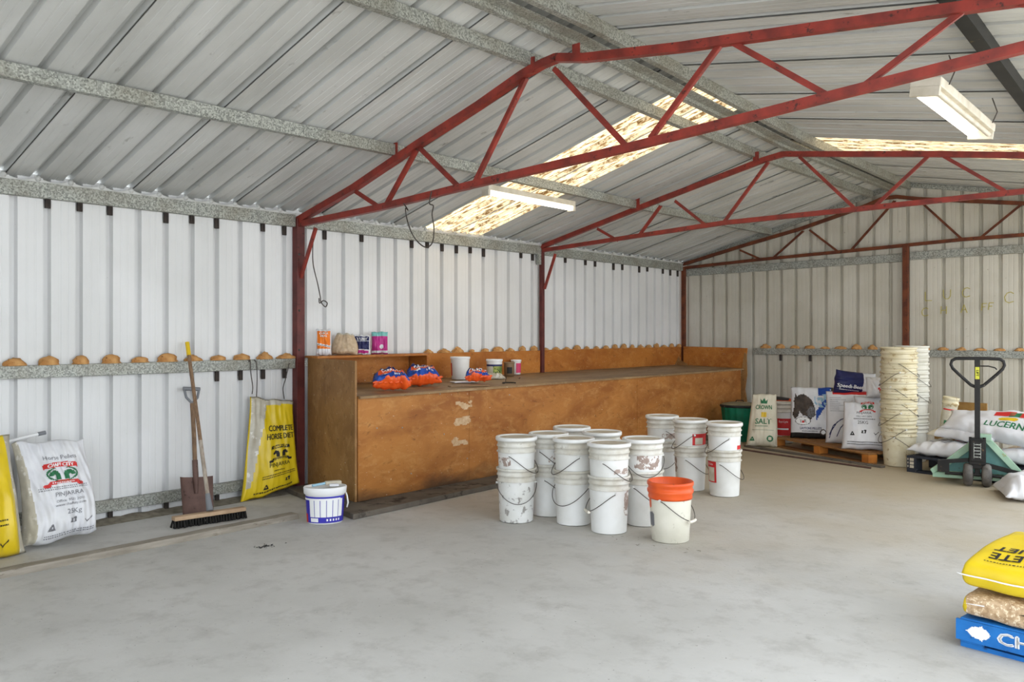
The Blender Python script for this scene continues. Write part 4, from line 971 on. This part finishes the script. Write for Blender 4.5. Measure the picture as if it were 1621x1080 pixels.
def stand_sack(name, label, px, Y_, zb, w, h, T, mats, mfn, seed, lean=-8, rz_=0, top=.95, low=.3, wr=.010, sk=0, ybase=None):
    f = sack_fn(w, h, T, seed, low=low, wr=wr, top=top, ear=.03, waist=.03, sk=sk)
    p = onY(px, HY, Y_)
    o = sack(name, label, 'sack', f, w, h, mats, mfn, (p.x, Y_, zb), (math.radians(lean),0,facing(p.x,Y_)+rz_))
    return o, f
# salt
o, f = stand_sack('salt_bag', 'cream paper salt bag with green lettering leaning on the green bin', 1206, 9.98, .004, .37, .645, .085, [M['cream_sack']], None, 51, -7, 0, .74, .5, sk=.05)
g = off(f, .003); m = MB()
put_text(m, 'CROWN', g, .0, .455, .052, 0, bold=.002, sx=.8); put_text(m, 'SALT', g, .0, .275, .066, 0, bold=.002)
raster(m, g, -.055, .055, .52, .60, .005, inpoly([(-.045,.525),(-.055,.58),(-.025,.555),(0,.60),(.025,.555),(.055,.58),(.045,.525)]), 0)
rule(m, g, -.10,.06,.245,.010,0,2); rule(m, g, -.13,.13,.20,.005,0,5); symbols(m, g, .10, (-.12,None,None), .03, 0)
raster(m, g, .05, .13, .06, .14, .005, lambda x,z: .022 < math.hypot(x-.09,z-.10) < .038, 0)
raster(m, g, -.03, .04, .36, .42, .006, lambda x,z: True, 1)
ob('printed_design', m, [M['greenprint'], M['yellowhandle']], o)
# white bucket w red label, orange tub
p = onY(1240, HY, 10.55); t = thing('plastic_bucket', 'white bucket with red label between the salt bag and horse picture sack', 'bucket', (p.x,10.55,0), facing(p.x,10.55)); t.scale = (.95,.95,1.30)
link('bucket_body', BODY, t)
patch(t, 'red_label', -60, 62, .08, .245, M['redlabel']); patch(t, 'white_band', -60, 30, .135, .15, M['white'], 0, extra=.002)
ctext(t, 'Equi-Lyte', 0, .205, .022, M['white'])
p = onY(1249, HY, 10.95); t = thing('plastic_tub', 'orange open tub behind the white bucket with red label', 'tub', (p.x,10.95,0)); 
m = MB(); m.lathe([(0,0),(.13,0),(.175,.50),(.185,.505),(.186,.52),(.17,.52),(.165,.50),(.13,.02),(0,.02)], 40, 0); ob('tub_body', m, M['orange'], t)
# pallet
def pallet(name, label, loc, rz_, Lx, Ly, wood, block, deck=7, h=.13, gap=.03, boards=3, blocks=True):
    t = thing(name, label, 'pallet', loc, rz_)
    tb_ = .020
    wd = (Ly-gap*(deck-1))/deck
    for i in range(deck):
        y0 = i*(wd+gap); m = MB(); m.box(0, Lx, y0, y0+wd, h-tb_, h); ob('deck_board', m, wood, t, bev=.003)
    for i in range(3):
        x0 = [0, Lx/2-.05, Lx-.10][i]
        m = MB(); m.box(x0, x0+.10, 0, Ly, .018, .018); 
        for j in range(3):
            y0 = [.0, Ly/2-.06, Ly-.12][j]; m = MB(); m.box(x0, x0+.10, y0, y0+.12, .020, h-tb_-.0005); ob('block', m, block, t, bev=.003)
    for j in range(3):
        y0 = [.0, Ly/2-.06, Ly-.12][j]; m = MB(); m.box(0, Lx, y0+.005, y0+.115, 0, .0195); ob('bottom_board', m, wood, t)
    return t
a = Vector((2.08,10.09,0)); b = Vector((3.47,9.33,0)); ang = math.atan2(b.y-a.y, b.x-a.x); PL = (b-a).length
pallet('timber_pallet', 'brown timber pallet carrying the feed sacks by the back wall', a, ang, PL, 1.0, M['palletwood'], M['pinewood'], 7, .125, .03)
PT = .1255
def onpal(s, d): return a+Vector((cos(ang),sin(ang),0))*s+Vector((-sin(ang),cos(ang),0))*d
# horse picture sack
w_, h_ = .50, .62
f = sack_fn(w_, h_, .075, 61, low=.15, wr=.010, top=.97, ear=.02, waist=.02)
p = onpal(.55, .42); p = Vector((onY(1286,HY,p.y).x, p.y, PT))
def hm(u, v, s):
    if s > 0: return 3
    if v < .10: return 1
    if u > .90: return 1
    if v > .10 and (u-.95)*.55+1.0 < v+.0 and u > .25 and v > .84: return 2
    if abs((v-.42)-(u-.15)*.62) < .085 and u > .15: return 2
    return 0
o = sack('feed_sack', 'sack with a dark horse picture and blue swoosh on the timber pallet', 'sack', f, w_, h_, [M['white_sack'], M['black'], M['blue'], M['white_sack']], hm, p, (math.radians(-10),0,facing(p.x,p.y)+.05))
g = off(f, .003); m = MB(); k = w_/2
horse = [(-.80,.36),(-.92,.45),(-.84,.62),(-.86,.72),(-.78,.87),(-.72,.80),(-.62,.84),(-.40,.86),(-.05,.76),(.10,.62),(.15,.45),(.0,.40),(-.1,.34),(-.25,.42),(-.45,.44),(-.60,.52),(-.66,.42)]
raster(m, g, -k*.95, k*.2, h_*.33, h_*.88, .009, lambda x,z: inpoly(horse)(x/k, z/h_), 0)
raster(m, g, -k*.35, k*.2, h_*.36, h_*.66, .009, lambda x,z: inpoly([(-.3,.5),(-.1,.62),(.1,.6),(.12,.45),(-.05,.38),(-.2,.42)])(x/k, z/h_), 4)
raster(m, g, k*.1, k*.75, h_*.6, h_*.86, .009, lambda x,z: noise.noise(Vector((x*30,z*22,3))) > .05, 5)
raster(m, g, -.23, .0, .13, .26, .006, lambda x,z: ((x+.11)/.09)**2+((z-.205)/.05)**2 < 1 , 1)
raster(m, lambda x,z: g(x,z)+Vector((0,-.001,0)), -.23, .0, .13, .26, .006, lambda x,z: .84 < ((x+.11)/.09)**2+((z-.205)/.05)**2 < 1, 0)
put_text(m, 'T R', lambda x,z: g(x,z)+Vector((0,-.001,0)), -.11, .185, .04, 0); raster(m, lambda x,z: g(x,z)+Vector((0,-.0015,0)), -.13,-.09,.175,.215,.006, lambda x,z: math.hypot(x+.11,z-.195) < .016, 2)
put_text(m, 'LAYTONS PELLETS', g, -.02, .105, .027, 3, bold=.001, sx=.78, arc=-.0); rule(m, g, -.12,.06,.078,.014,4,2)
raster(m, g, .07, .17, .02, .12, .006, lambda x,z: .024 < math.hypot(x-.12,z-.075) < .036, 0); raster(m, g, .07, .17, .02, .12, .006, lambda x,z: math.hypot(x-.12,z-.075) < .024, 1)
ob('printed_design', m, [pm('dark_horse_print',(58,52,48),(84,72,64),20), M['white'], M['redprint'], M['navy'], M['greyprint'], M['lightblue']], o)
p0_ = onY(1282,HY,p.y+.30); m = MB(); m.box(-.05,.05,-.03,.03,0,.52+.02); tag(ob('box_corner', m, M['redprint'], None, (p0_.x,p.y+.34,PT), (0,0,ang)), 'small red carton just showing above the horse picture sack', 'carton')
# white sack with blue line horse
w2, h2 = .52, .60
f = sack_fn(w2, h2, .08, 67, low=.15, wr=.009, top=.97, ear=.02)
q = onpal(1.0, .44); q = Vector((onY(1345,HY,q.y).x, q.y, PT))
o = sack('feed_sack', 'white sack with blue line drawing of a horse, middle of the timber pallet', 'sack', f, w2, h2, [M['white_sack'], M['lightblue'], M['redprint']], lambda u,v,s: (2 if v > .94 and u > -.7 else 0), q, (math.radians(-8),0,facing(q.x,q.y)+.04))
g = off(f, .003); m = MB()
def strokes(pts, wd): 
    segs = list(zip(pts, pts[1:]))
    def pr(x, z):
        for (x0,z0),(x1,z1) in segs:
            L2 = (x1-x0)**2+(z1-z0)**2; t_ = max(0,min(1,((x-x0)*(x1-x0)+(z-z0)*(z1-z0))/L2)); 
            if math.hypot(x-x0-t_*(x1-x0), z-z0-t_*(z1-z0)) < wd: return True
        return False
    return pr
for pts in ([(-.22,.10),(-.18,.20),(-.10,.27),(-.02,.30),(.04,.28),(.09,.31)],[(-.14,.08),(-.10,.18),(-.03,.26)],[(-.22,.06),(-.20,.14),(-.14,.24)],[(.03,.30),(.06,.34),(.05,.38)],[(.08,.30),(.11,.33)]):
    raster(m, g, -.26, .16, .03, .42, .005, strokes(pts, .005), 0)
raster(m, g, -.10, .20, .40, .52, .005, strokes([(-.03,.40),(.02,.46),(.08,.485),(.15,.48)], .006), 1)
raster(m, g, .02, .24, .47, .53, .006, lambda x,z: x > .07, 2)
for i in range(8): rule(m, g, -.22, -.09+.05*sin(i*2), .52-i*.022, .006, 3, i)
raster(m, g, .06, .20, .0, .20, .007, lambda x,z: math.hypot(x-.15,z-.09) < .09, 4); raster(m, lambda x,z: g(x,z)+Vector((0,-.0012,0)), .09,.2,.09,.22,.007, lambda x,z: math.hypot(x-.16,z-.14) < .05, 5)
ob('printed_design', m, [M['navy'], M['lightblue'], M['redprint'], M['greyprint'], M['blue'], M['ash']], o)
# 25 kg chaff sack
w3, h3 = .47, .52
f = sack_fn(w3, h3, .095, 71, low=.25, wr=.010, top=.90, ear=.03)
r_ = onpal(1.33, .15); r_ = Vector((onY(1369,HY,r_.y).x, r_.y, PT))
o = sack('feed_sack', 'white 25 kg sack printed in black at the right end of the timber pallet', 'sack', f, w3, h3, [M['white_sack']], None, r_, (math.radians(-9),0,facing(r_.x,r_.y)))
g = off(f, .003); m = MB()
chaff_logo(m, g, .03, .465, .085, 1, 2, (3,3)); put_text(m, 'PINJARRA', g, -.01, .385, .026, 0); put_text(m, 'HILL HAY DEN', g, -.01, .350, .018, 0); put_text(m, '25KG', g, -.02, .275, .034, 0)
rule(m, g, -.12, .11, .325, .010, 0, 4); symbols(m, g, .175, (-.13,-.01,.12), .026, 0)
for i, z in enumerate((.075,.052)): rule(m, g, -.18, .18, z, .010, 0, i)
ob('printed_design', m, [M['black'], M['redprint'], M['white'], M['greenprint']], o)
# another white one behind, then two lying on top
q2 = onpal(1.38, .50); q2 = Vector((onY(1388,HY,q2.y).x, q2.y, PT))
f = sack_fn(.46, .56, .085, 77, low=.1, wr=.010)
sack('feed_sack', 'plain white sack standing behind the 25 kg sack on the timber pallet', 'sack', f, .46, .56, [M['white_sack']], None, q2, (math.radians(-4),0,facing(q2.x,q2.y)))
w4, h4 = .27, .46
f = sack_fn(w4, h4, .075, 81, back=.5, low=0, wr=.008)
zt = PT+.60
pp = onY(1322,HY,q.y+.02)
def sm(u, v, s): return 1 if v < .66 else 0
o = sack('feed_sack', 'navy and white sack lying across the tops of the standing sacks', 'sack', f, w4, h4, [M['white_sack'], M['navy']], sm, (pp.x, q.y+.0, zt+.115), (math.radians(-20), math.radians(97), facing(q.x,q.y)))
g = off(f, .003); m = MB(); gg = lambda x, z: g(-z, x)
put_text(m, 'Speedi-Beet', gg, .165, -.055, .042, 0, bold=.002); rule(m, gg, .05,.27,-.085,.008,0,3)
ob('lettering', m, M['white'], o)
f = sack_fn(.23, .23, .08, 85, back=.6, low=0, wr=.010)
pp = onY(1389,HY,q2.y-.02)
o = sack('feed_sack', 'small white sack with red emblem lying beside the tall bucket stack', 'sack', f, .23,.23,[M['white_sack']],None,(pp.x,pp.y,PT+.555),(math.radians(-12),0,facing(pp.x,pp.y)+.1))
g = off(f,.003); m = MB(); raster(m, g, .0,.10,.05,.19,.006, lambda x,z: noise.noise(Vector((x*30,z*24,1))) > -.05 and .02 < math.hypot(x-.0,z-.12) < .10, 0); ob('printed_emblem', m, M['redprint'], o)
# sticks on the floor
for i, (pa, pb, r, lab) in enumerate((((1175,712),(1380,742),.010,'long thin rod on the floor in front of the timber pallet'),((1180,708),(1398,741),.014,'flat strip of timber on the floor at the foot of the timber pallet'))):
    A_ = onZ(*pa); B_ = onZ(*pb); m = MB()
    if i == 0: m.tube([A_+Vector((0,-.05,r)), B_+Vector((0,-.03,r))], r, 8)
    else: m.beam(A_+Vector((0,.02,.010)), B_+Vector((0,.0,.010)), .07, .018, (0,0,1))
    tag(ob('timber_strip' if i else 'metal_rod', m, M['plinth'] if i else M['rustyblade']), lab, 'rod' if i == 0 else 'timber strip')

# black pallet with sacks
bp = Vector((3.90, 9.14, 0)); bang = math.radians(-13)
bpl = pallet('plastic_pallet', 'dark pallet under the pile of white sacks behind the pallet jack', bp, bang, 1.35, 1.0, M['blackblue'], M['blackblue'], 6, .165, .03)
m = MB(); 
for i in range(3): m.box(.012,.020,-.003,0,.05+i*.035,.07+i*.035); m.box(.035,.075,-.003,0,.045+i*.035,.072+i*.035)
ob('white_stencil', m, M['paper'], bpl)
def onb(s, d, z): return bp+Vector((cos(bang),sin(bang),0))*s+Vector((-sin(bang),cos(bang),0))*d+Vector((0,0,z))
def lying(label, s, d, z, w, h, T, rz_, seed, mats, mfn=None, pitch=0, group=None, back=.35, roll=0, wr=.012, name='feed_sack', pos=None):
    f = sack_fn(w, h, T, seed, back=back, low=0, wr=wr, ear=.03, waist=.02)
    p = pos if pos is not None else onb(s, d, z)
    o = sack(name, label, 'sack', f, w, h, mats, mfn, p, (0,0,0))
    # local: z axis = length of the sack, -y = its upper face
    o.rotation_euler = (Matrix.Rotation(rz_,4,'Z') @ Matrix.Rotation(roll,4,'Y') @ Matrix.Rotation(math.radians(-90)+pitch,4,'X')).to_euler()
    return o, f
Zp = .166
o, f = lying('flat white sack with red print, bottom left of the pile on the dark pallet', .33, .02, Zp+.055, .68, .55, .105, bang, 91, [M['white_sack']], back=.5, wr=.018)
g = off(f,.003); m = MB(); raster(m, g, -.10,.18,.18,.28,.006, lambda x,z: abs((z-.235)+.0*x) < .022+.012*sin(x*60), 0); rule(m, g, -.18,.10,.14,.014,1,2); rule(m, g, -.05,.08,.11,.014,1,4); ob('printed_design', m, [M['redprint'], M['black']], o)
o, f = lying('plain white sack with folded end, middle of the pile left of the jack handle', .45, .12, Zp+.215, .66, .50, .10, bang-.12, 95, [M['white_sack'], M['cream_sack']], lambda u,v,s: 1 if u < -.7 else 0, back=.4)
o, f = lying('white sack with red print, bottom right of the pile beside the jack frame', 1.08, .04, Zp+.055, .72, .55, .11, bang, 97, [M['white_sack'], M['feed']], lambda u,v,s: 1 if s < 0 and -.75 < u < -.35 and v > .25 else 0, back=.4)
g = off(f,.003); m = MB(); raster(m, g, .05,.30,.16,.24,.006, lambda x,z: abs((z-.20)) < .018+.012*sin(x*60), 0); rule(m, g, -.05,.20,.12,.014,1,2); ob('printed_design', m, [M['redprint'], M['black']], o)
# lucerne sack: long side along the pile, sloping down to the right
f = sack_fn(1.10, .42, .11, 101, back=.6, low=0, wr=.018, ear=.05, bend=lambda p,u,v: Vector((p.x, p.y*(.55+.45*min(1,(u+1)*.8)), p.z*(.60+.40*min(1,(u+1)*.7)))))
o = sack('feed_sack', 'big white sack reading LUCERNE sloping across the top of the pile', 'sack', f, 1.10, .42, [M['white_sack']], None, onb(.80,.14,Zp+.215), (0,0,0), None, 48, 36)
o.rotation_euler = (Matrix.Rotation(bang-.05,4,'Z') @ Matrix.Rotation(math.radians(8),4,'Y') @ Matrix.Rotation(math.radians(-50),4,'X')).to_euler()
g = off(f,.003); m = MB(); put_text(m, 'LUCERNE CHAFF', g, .22, .11, .075, 0, bold=.002, sx=.92)
raster(m, g, -.12,.30,.22,.35,.008, lambda x,z: (abs(x+.02) < .09 and abs(z-.30) < .03) or (abs(x-.20) < .08 and abs(z-.29) < .035), 1); raster(m, g, .02,.14,.24,.34,.008, lambda x,z: (abs(x-.08) < .05 and abs(z-.29) < .03), 0)
raster(m, g, -.06,.14,.19,.25,.008, lambda x,z: ((x-.04)/.09)**2+((z-.22)/.025)**2 < 1, 2)
ob('printed_design', m, [M['greenprint'], M['redprint'], M['yellowhandle']], o)
# white sack lower right corner
o, f = lying('crumpled white sack on the floor at the right edge beyond the jack', 0, 0, 0, .60, .60, .17, 0.35, 105, [M['white_sack']], back=.25, wr=.03, pos=Vector((5.27,8.10,.045)))

# ------------------------------------------------------------------ pallet jack
jx = onZ(1541,768); J = thing('pallet_jack', 'mint green pallet jack with black loop handle in front of the white sacks', 'pallet jack', (4.63, 8.70, 0), facing(4.63,8.70)); J.scale = (.88,.9,1)
def blk(name, mb, mt, parent=J, bev=0): return ob(name, mb, mt, parent, bev=bev)
for sx in (-.085,.085):
    m = MB(); T = Matrix.Translation((sx,-.02,.105)) @ Matrix.Rotation(PI/2,4,'Y')
    m.lathe([(0,-.042),(.060,-.046),(.088,-.042),(.103,-.022),(.105,0),(.103,.022),(.088,.042),(.060,.046),(0,.042)], 36, 0, T); w_o = blk('wheel', m, M['wheel'])
    m = MB(); m.lathe([(0,-.051),(.030,-.051),(.034,-.045),(.034,.045),(.030,.051),(0,.051)], 20, 0, T); ob('hub', m, M['grease'], w_o)
m = MB(); m.tube([(-.12,-.02,.105),(.12,-.02,.105)], .014, 10); blk('axle', m, M['grease'])
m = MB(); m.box(-.05,.05,-.05,.03,.16,.24); m.box(-.025,.025,-.03,.02,.09,.17); blk('fork_head', m, M['grease'], bev=.006)
m = MB(); m.box(-.075,.075,-.065,.055,.20,.44); m.box(-.06,.06,-.08,-.065,.23,.42); m.tube([(-.065,-.04,.19),(-.065,-.04,.45)], .014, 10); m.tube([(.065,-.04,.19),(.065,-.04,.45)], .014, 10); blk('pump_unit', m, M['grease'], bev=.008)
m = MB()
for i in range(5): m.box(-.030,.030,-.084,-.080,.27+i*.028,.278+i*.028)
m.box(-.034,-.028,-.084,-.080,.26,.40); m.box(.028,.034,-.084,-.080,.26,.40); blk('pump_plate', m, M['girt'])
m = MB(); m.beam((0,-.02,.42),(0,-.02,1.165), .052, .045, (0,1,0)); blk('draw_bar', m, M['grease'])
m = MB(); pts = []
for x, z in ((0,.90),(-.06,.925),(-.17,1.02),(-.228,1.075),(-.245,1.11),(-.235,1.145),(-.20,1.165),(-.1,1.168),(0,1.168),(.1,1.168),(.20,1.165),(.235,1.145),(.245,1.11),(.228,1.075),(.17,1.02),(.06,.925),(0,.90)): pts.append((x,-.02,z))
m.tube(pts, .0155, 10); blk('loop_handle', m, M['blackrubber'])
m = MB(); m.tube([(.02,-.035,1.10),(.10,-.04,1.10),(.16,-.035,1.085),(.175,-.03,1.07)], .006, 8); blk('trigger_lever', m, M['grease'])
m = MB(); m.box(-.019,.019,-.047,-.0435,.98,1.09); st = blk('lime_sticker', m, M['limesticker'])
m = MB(); put_text(m, 'LIFT', lambda x, z: (z, -.049, 1.035-x), 0, -.010, .022, 0, bold=.001); ob('lettering', m, M['black'], st)
# frame : sloping channels, back plate and foot bar
m = MB(); m.beam((.05,.10,.45),(-.40,.12,.09), .06, .05, (0,1,0)); m.beam((.06,.10,.45),(.45,.12,.06), .06, .05, (0,1,0)); m.box(-.02,.13,.06,.14,.41,.47); blk('frame', m, M['mint'], bev=.004)
m = MB(); m.add([(-.34,.15,.10),(.38,.15,.10),(.07,.15,.43),(.0,.15,.43),(-.34,.16,.10),(.38,.16,.10),(.07,.16,.43),(.0,.16,.43)], [(0,1,2,3),(7,6,5,4),(0,4,5,1),(1,5,6,2),(2,6,7,3),(3,7,4,0)]); blk('back_plate', m, M['mintback'])
m = MB(); m.beam((-.42,.06,.075),(.30,.08,.075), .05, .055, (0,1,0)); m.beam((-.33,.04,.17),(-.43,.04,.10), .05, .04, (0,1,0)); blk('foot_bar', m, M['mint'], bev=.004)
m = MB(); m.beam((-.36,-.0,.20),(-.06,-.0,.235), .035, .03, (0,1,0)); m.beam((-.06,0,.225),(.40,.03,.13), .04, .03, (0,1,0)); m.tube([(-.30,.0,.10),(-.10,.0,.10)], .015, 8); m.tube([(.12,.02,.10),(.40,.03,.08)], .015, 8); m.box(-.37,-.26,-.01,.05,.11,.21); m.box(.30,.42,0,.05,.05,.12); blk('linkage', m, M['grease'])
for sx in (-.30, .14):
    m = MB(); m.box(sx, sx+.16, .16, .40, .045, .085); blk('fork', m, M['mint'])

# ------------------------------------------------------------------ blue pallet with yellow sacks
bq = Vector((5.475, 4.20, 0)); qang = math.radians(-9)
BP = pallet('timber_pallet', 'blue painted pallet with white lettering at the lower right corner', bq, qang, 1.2, 1.1, M['bluepaint'], M['bluepaint'], 7, .13, .03)
m = MB(); m.box(-.012,1.2,-.016,-.001,.035,.125); side = ob('side_board', m, M['bluepaint'], BP)
m = MB(); fn = lambda x, z: (x, -.0175, z); put_text(m, 'CHEP', fn, .275, .058, .050, 0, bold=.004, sx=1.35)
raster(m, fn, .03,.14,.045,.125,.004, lambda x,z: ((x-.085)/.045)**2+((z-.083)/.026)**2 < 1 or (x < .10 and abs(z-.083) < (x-.03)*.5), 0); ob('lettering', m, M['white'], side)
def onq(s, d, z): return bq+Vector((cos(qang),sin(qang),0))*s+Vector((-sin(qang),cos(qang),0))*d+Vector((0,0,z))
f = sack_fn(1.0,.58,.075,111, back=.75, low=0, wr=.008, ear=.02)
def bulk(label, s, d, z, w, h, T, seed, mats, mfn=None, roll=0, pitch=0, yaw=0, back=.7, wr=.008, dome=0):
    # full sack lying flat, long side along the pallet front
    def f(x, zz, side=-1):
        u = max(-1,min(1,x/(w/2))); v = max(0,min(1,zz/h)); c = 2*v-1
        pr = (1-abs(u)**40)**.5*(1-abs(c)**20)**.5*(1-.12*u*u-.06*c*c)*((1-dome*(1-sin(PI/2*min(1,v*1.4+.0)))) if side < 0 else 1)
        n = noise.noise(Vector((u*2.5+seed,v*3,side)))*1.2+noise.noise(Vector((u*6+seed,v*6,side*2)))*.6
        bul = 1+.03*pr
        return Vector((u*w/2*bul, (-1 if side < 0 else back)*T*pr+n*wr*min(1,pr*2), h/2+c*h/2*bul))
    o = sack('feed_sack', label, 'sack', f, w, h, mats, mfn, onq(s,d,z), (0,0,0), None, 110, 70)
    o.rotation_euler = (Matrix.Rotation(qang+yaw,4,'Z') @ Matrix.Rotation(roll,4,'Y') @ Matrix.Rotation(math.radians(-90)+pitch,4,'X')).to_euler()
    return o, f
o, f = bulk('clear sack of chopped feed lying directly on the blue pallet', .53, .0, .130+.050, 1.04, .62, .075, 113, [M['feed'], M['yellow']], lambda u,v,s: 1 if u < -.965 else 0, back=.62)
g = lambda x, z: Vector((x, .045-z, -.003-.0*x))
m = MB(); gg = off(f,.003)
def edge(x, z):   # print wrapped over the front edge of the lying sack
    v = .012+.0; p = f(x, .02, -1); q = f(x, .02, 1); t_ = .5+z/.15; r = p.lerp(q, 1-t_); return Vector((r.x, r.y, r.z-.012))
put_text(m, 'COMPLETE', edge, -.12, -.032, .05, 0, bold=.002); ob('lettering', m, M['black'], o)
m = MB(); raster(m, edge, -.515, -.42, -.02, .02, .01, lambda x,z: True); ob('white_tape', m, M['white'], o)
o, f = bulk('full yellow sack printed in black on top of the clear feed sack', .54, -.01, .255+.078, 1.06, .64, .115, 117, [M['yellow']], back=.62, dome=.5)
m = MB(); gg = off(f,.003); flip = lambda x, z: gg(-x-.0, .36-z)
put_text(m, 'COMPLETE', flip, .24, .215, .058, 0, bold=.002); put_text(m, 'HORSE DIET', flip, .22, .13, .058, 0, bold=.002); chaff_logo(m, flip, .18, .02, .13, 0, 1); put_text(m, 'PINJARRA', flip, .22, -.13, .045, 0)
rule(m, gg, -.45, -.25, .055, .006, 0, 3)
ob('printed_design', m, [M['black'], M['yellow']], o)
m = MB(); n = 60; vs = []; 
for i in range(n+1):
    x = -.548+1.09*i/n
    for zz in (-.0,.020):
        p = f(max(-.529,min(.529,x*.97)), .004, -1); q = f(max(-.529,min(.529,x*.97)), .004, 1); r = p.lerp(q, .62-zz*6); vs.append((x, r.y, min(r.z,-.0)-.010))
m.add(vs, [(2*i,2*i+2,2*i+3,2*i+1) for i in range(n)]); ob('white_seam_tape', m, M['white'], o)
o, f = bulk('second yellow sack at the right edge, behind and above the full yellow one', .72, .56, .255+.10, .80, .60, .14, 119, [M['yellow'], M['clear']], lambda u,v,s: 1 if u < -.96 or (s < 0 and v < .2 and -.75 < u < -.3 and noise.noise(Vector((u*8,v*12,0))) > 0) else 0, back=.62)
m = MB(); gg = off(f,.003); flip = lambda x, z: gg(-x, .32-z); put_text(m, 'HORSE', flip, .16, .19, .05, 0); ob('lettering', m, M['black'], o)

# ------------------------------------------------------------------ chalk letters on the back wall
LET = {'L':[[(0,1),(0,0),(.7,0)]], 'U':[[(0,1),(.02,.3),(.2,.02),(.5,.02),(.68,.3),(.7,1)]], 'C':[[(.75,.85),(.5,1),(.2,.9),(0,.55),(.08,.15),(.35,0),(.75,.12)]], 'H':[[(0,0),(.05,1)],[(.65,0),(.7,1)],[(.02,.45),(.68,.5)]], 'A':[[(0,0),(.35,1),(.7,0)],[(.12,.38),(.6,.4)]], 'F':[[(0,0),(.1,1),(.7,1)],[(.05,.5),(.5,.52)]]}
def chalk(word, items, label):
    m = MB()
    for ch, px, py, hp in items:
        a_ = onY(px, py, YB-.003); s = hp/ (FPX/ (sin(YAW)*(CX-a_.x)+cos(YAW)*YB))
        for st_ in LET[ch]:
            pts = [(a_.x+(x-.35)*s, YB-.0022, a_.z+(z-.5)*s) for x, z in st_]
            for p, q in zip(pts, pts[1:]): m.beam(p, q, .010, .003, (0,1,0))
    o = ob('chalk_writing', m, M['chalk']); tag(o, label, 'writing'); return o
chalk('LUC C', [('L',1470,469,14),('U',1499,466,15),('C',1529,463,15),('C',1597,471,17)], 'faint yellow hand-written letters LUC C on the back wall, upper line')
chalk('CHAFF', [('C',1464,494,13),('H',1494,491,12),('A',1526,489,13),('F',1558,486,11),('F',1569,485,11)], 'faint yellow hand-written letters CHAFF on the back wall, lower line')

# ------------------------------------------------------------------ light and camera
wd = bpy.data.worlds.new('World'); bpy.context.scene.world = wd; wd.use_nodes = True
bg = wd.node_tree.nodes['Background']; bg.inputs[0].default_value = (.87,.935,1,1); bg.inputs[1].default_value = 2.6
sun = bpy.data.lights.new('sun', 'SUN'); sun.energy = 8.0; sun.angle = math.radians(2); sun.color = (1,.95,.86)
so = bpy.data.objects.new('sun', sun); C.objects.link(so); so.rotation_euler = Vector((-.45,.55,1.0)).to_track_quat('Z','Y').to_euler()
cam = bpy.data.cameras.new('camera'); co = bpy.data.objects.new('camera', cam); C.objects.link(co)
co.location = (CX, 0, CZ); co.rotation_euler = (PI/2, 0, YAW)
cam.sensor_fit = 'HORIZONTAL'; cam.sensor_width = 36; cam.lens = FPX/1621*36; cam.shift_y = -(540-HY)/1621; cam.clip_start = .05
sc = bpy.context.scene; sc.camera = co
sc.view_settings.view_transform = 'Standard'; sc.view_settings.look = 'None'; sc.view_settings.exposure = 0.5; sc.view_settings.gamma = 1
sc.view_settings.use_curve_mapping = False
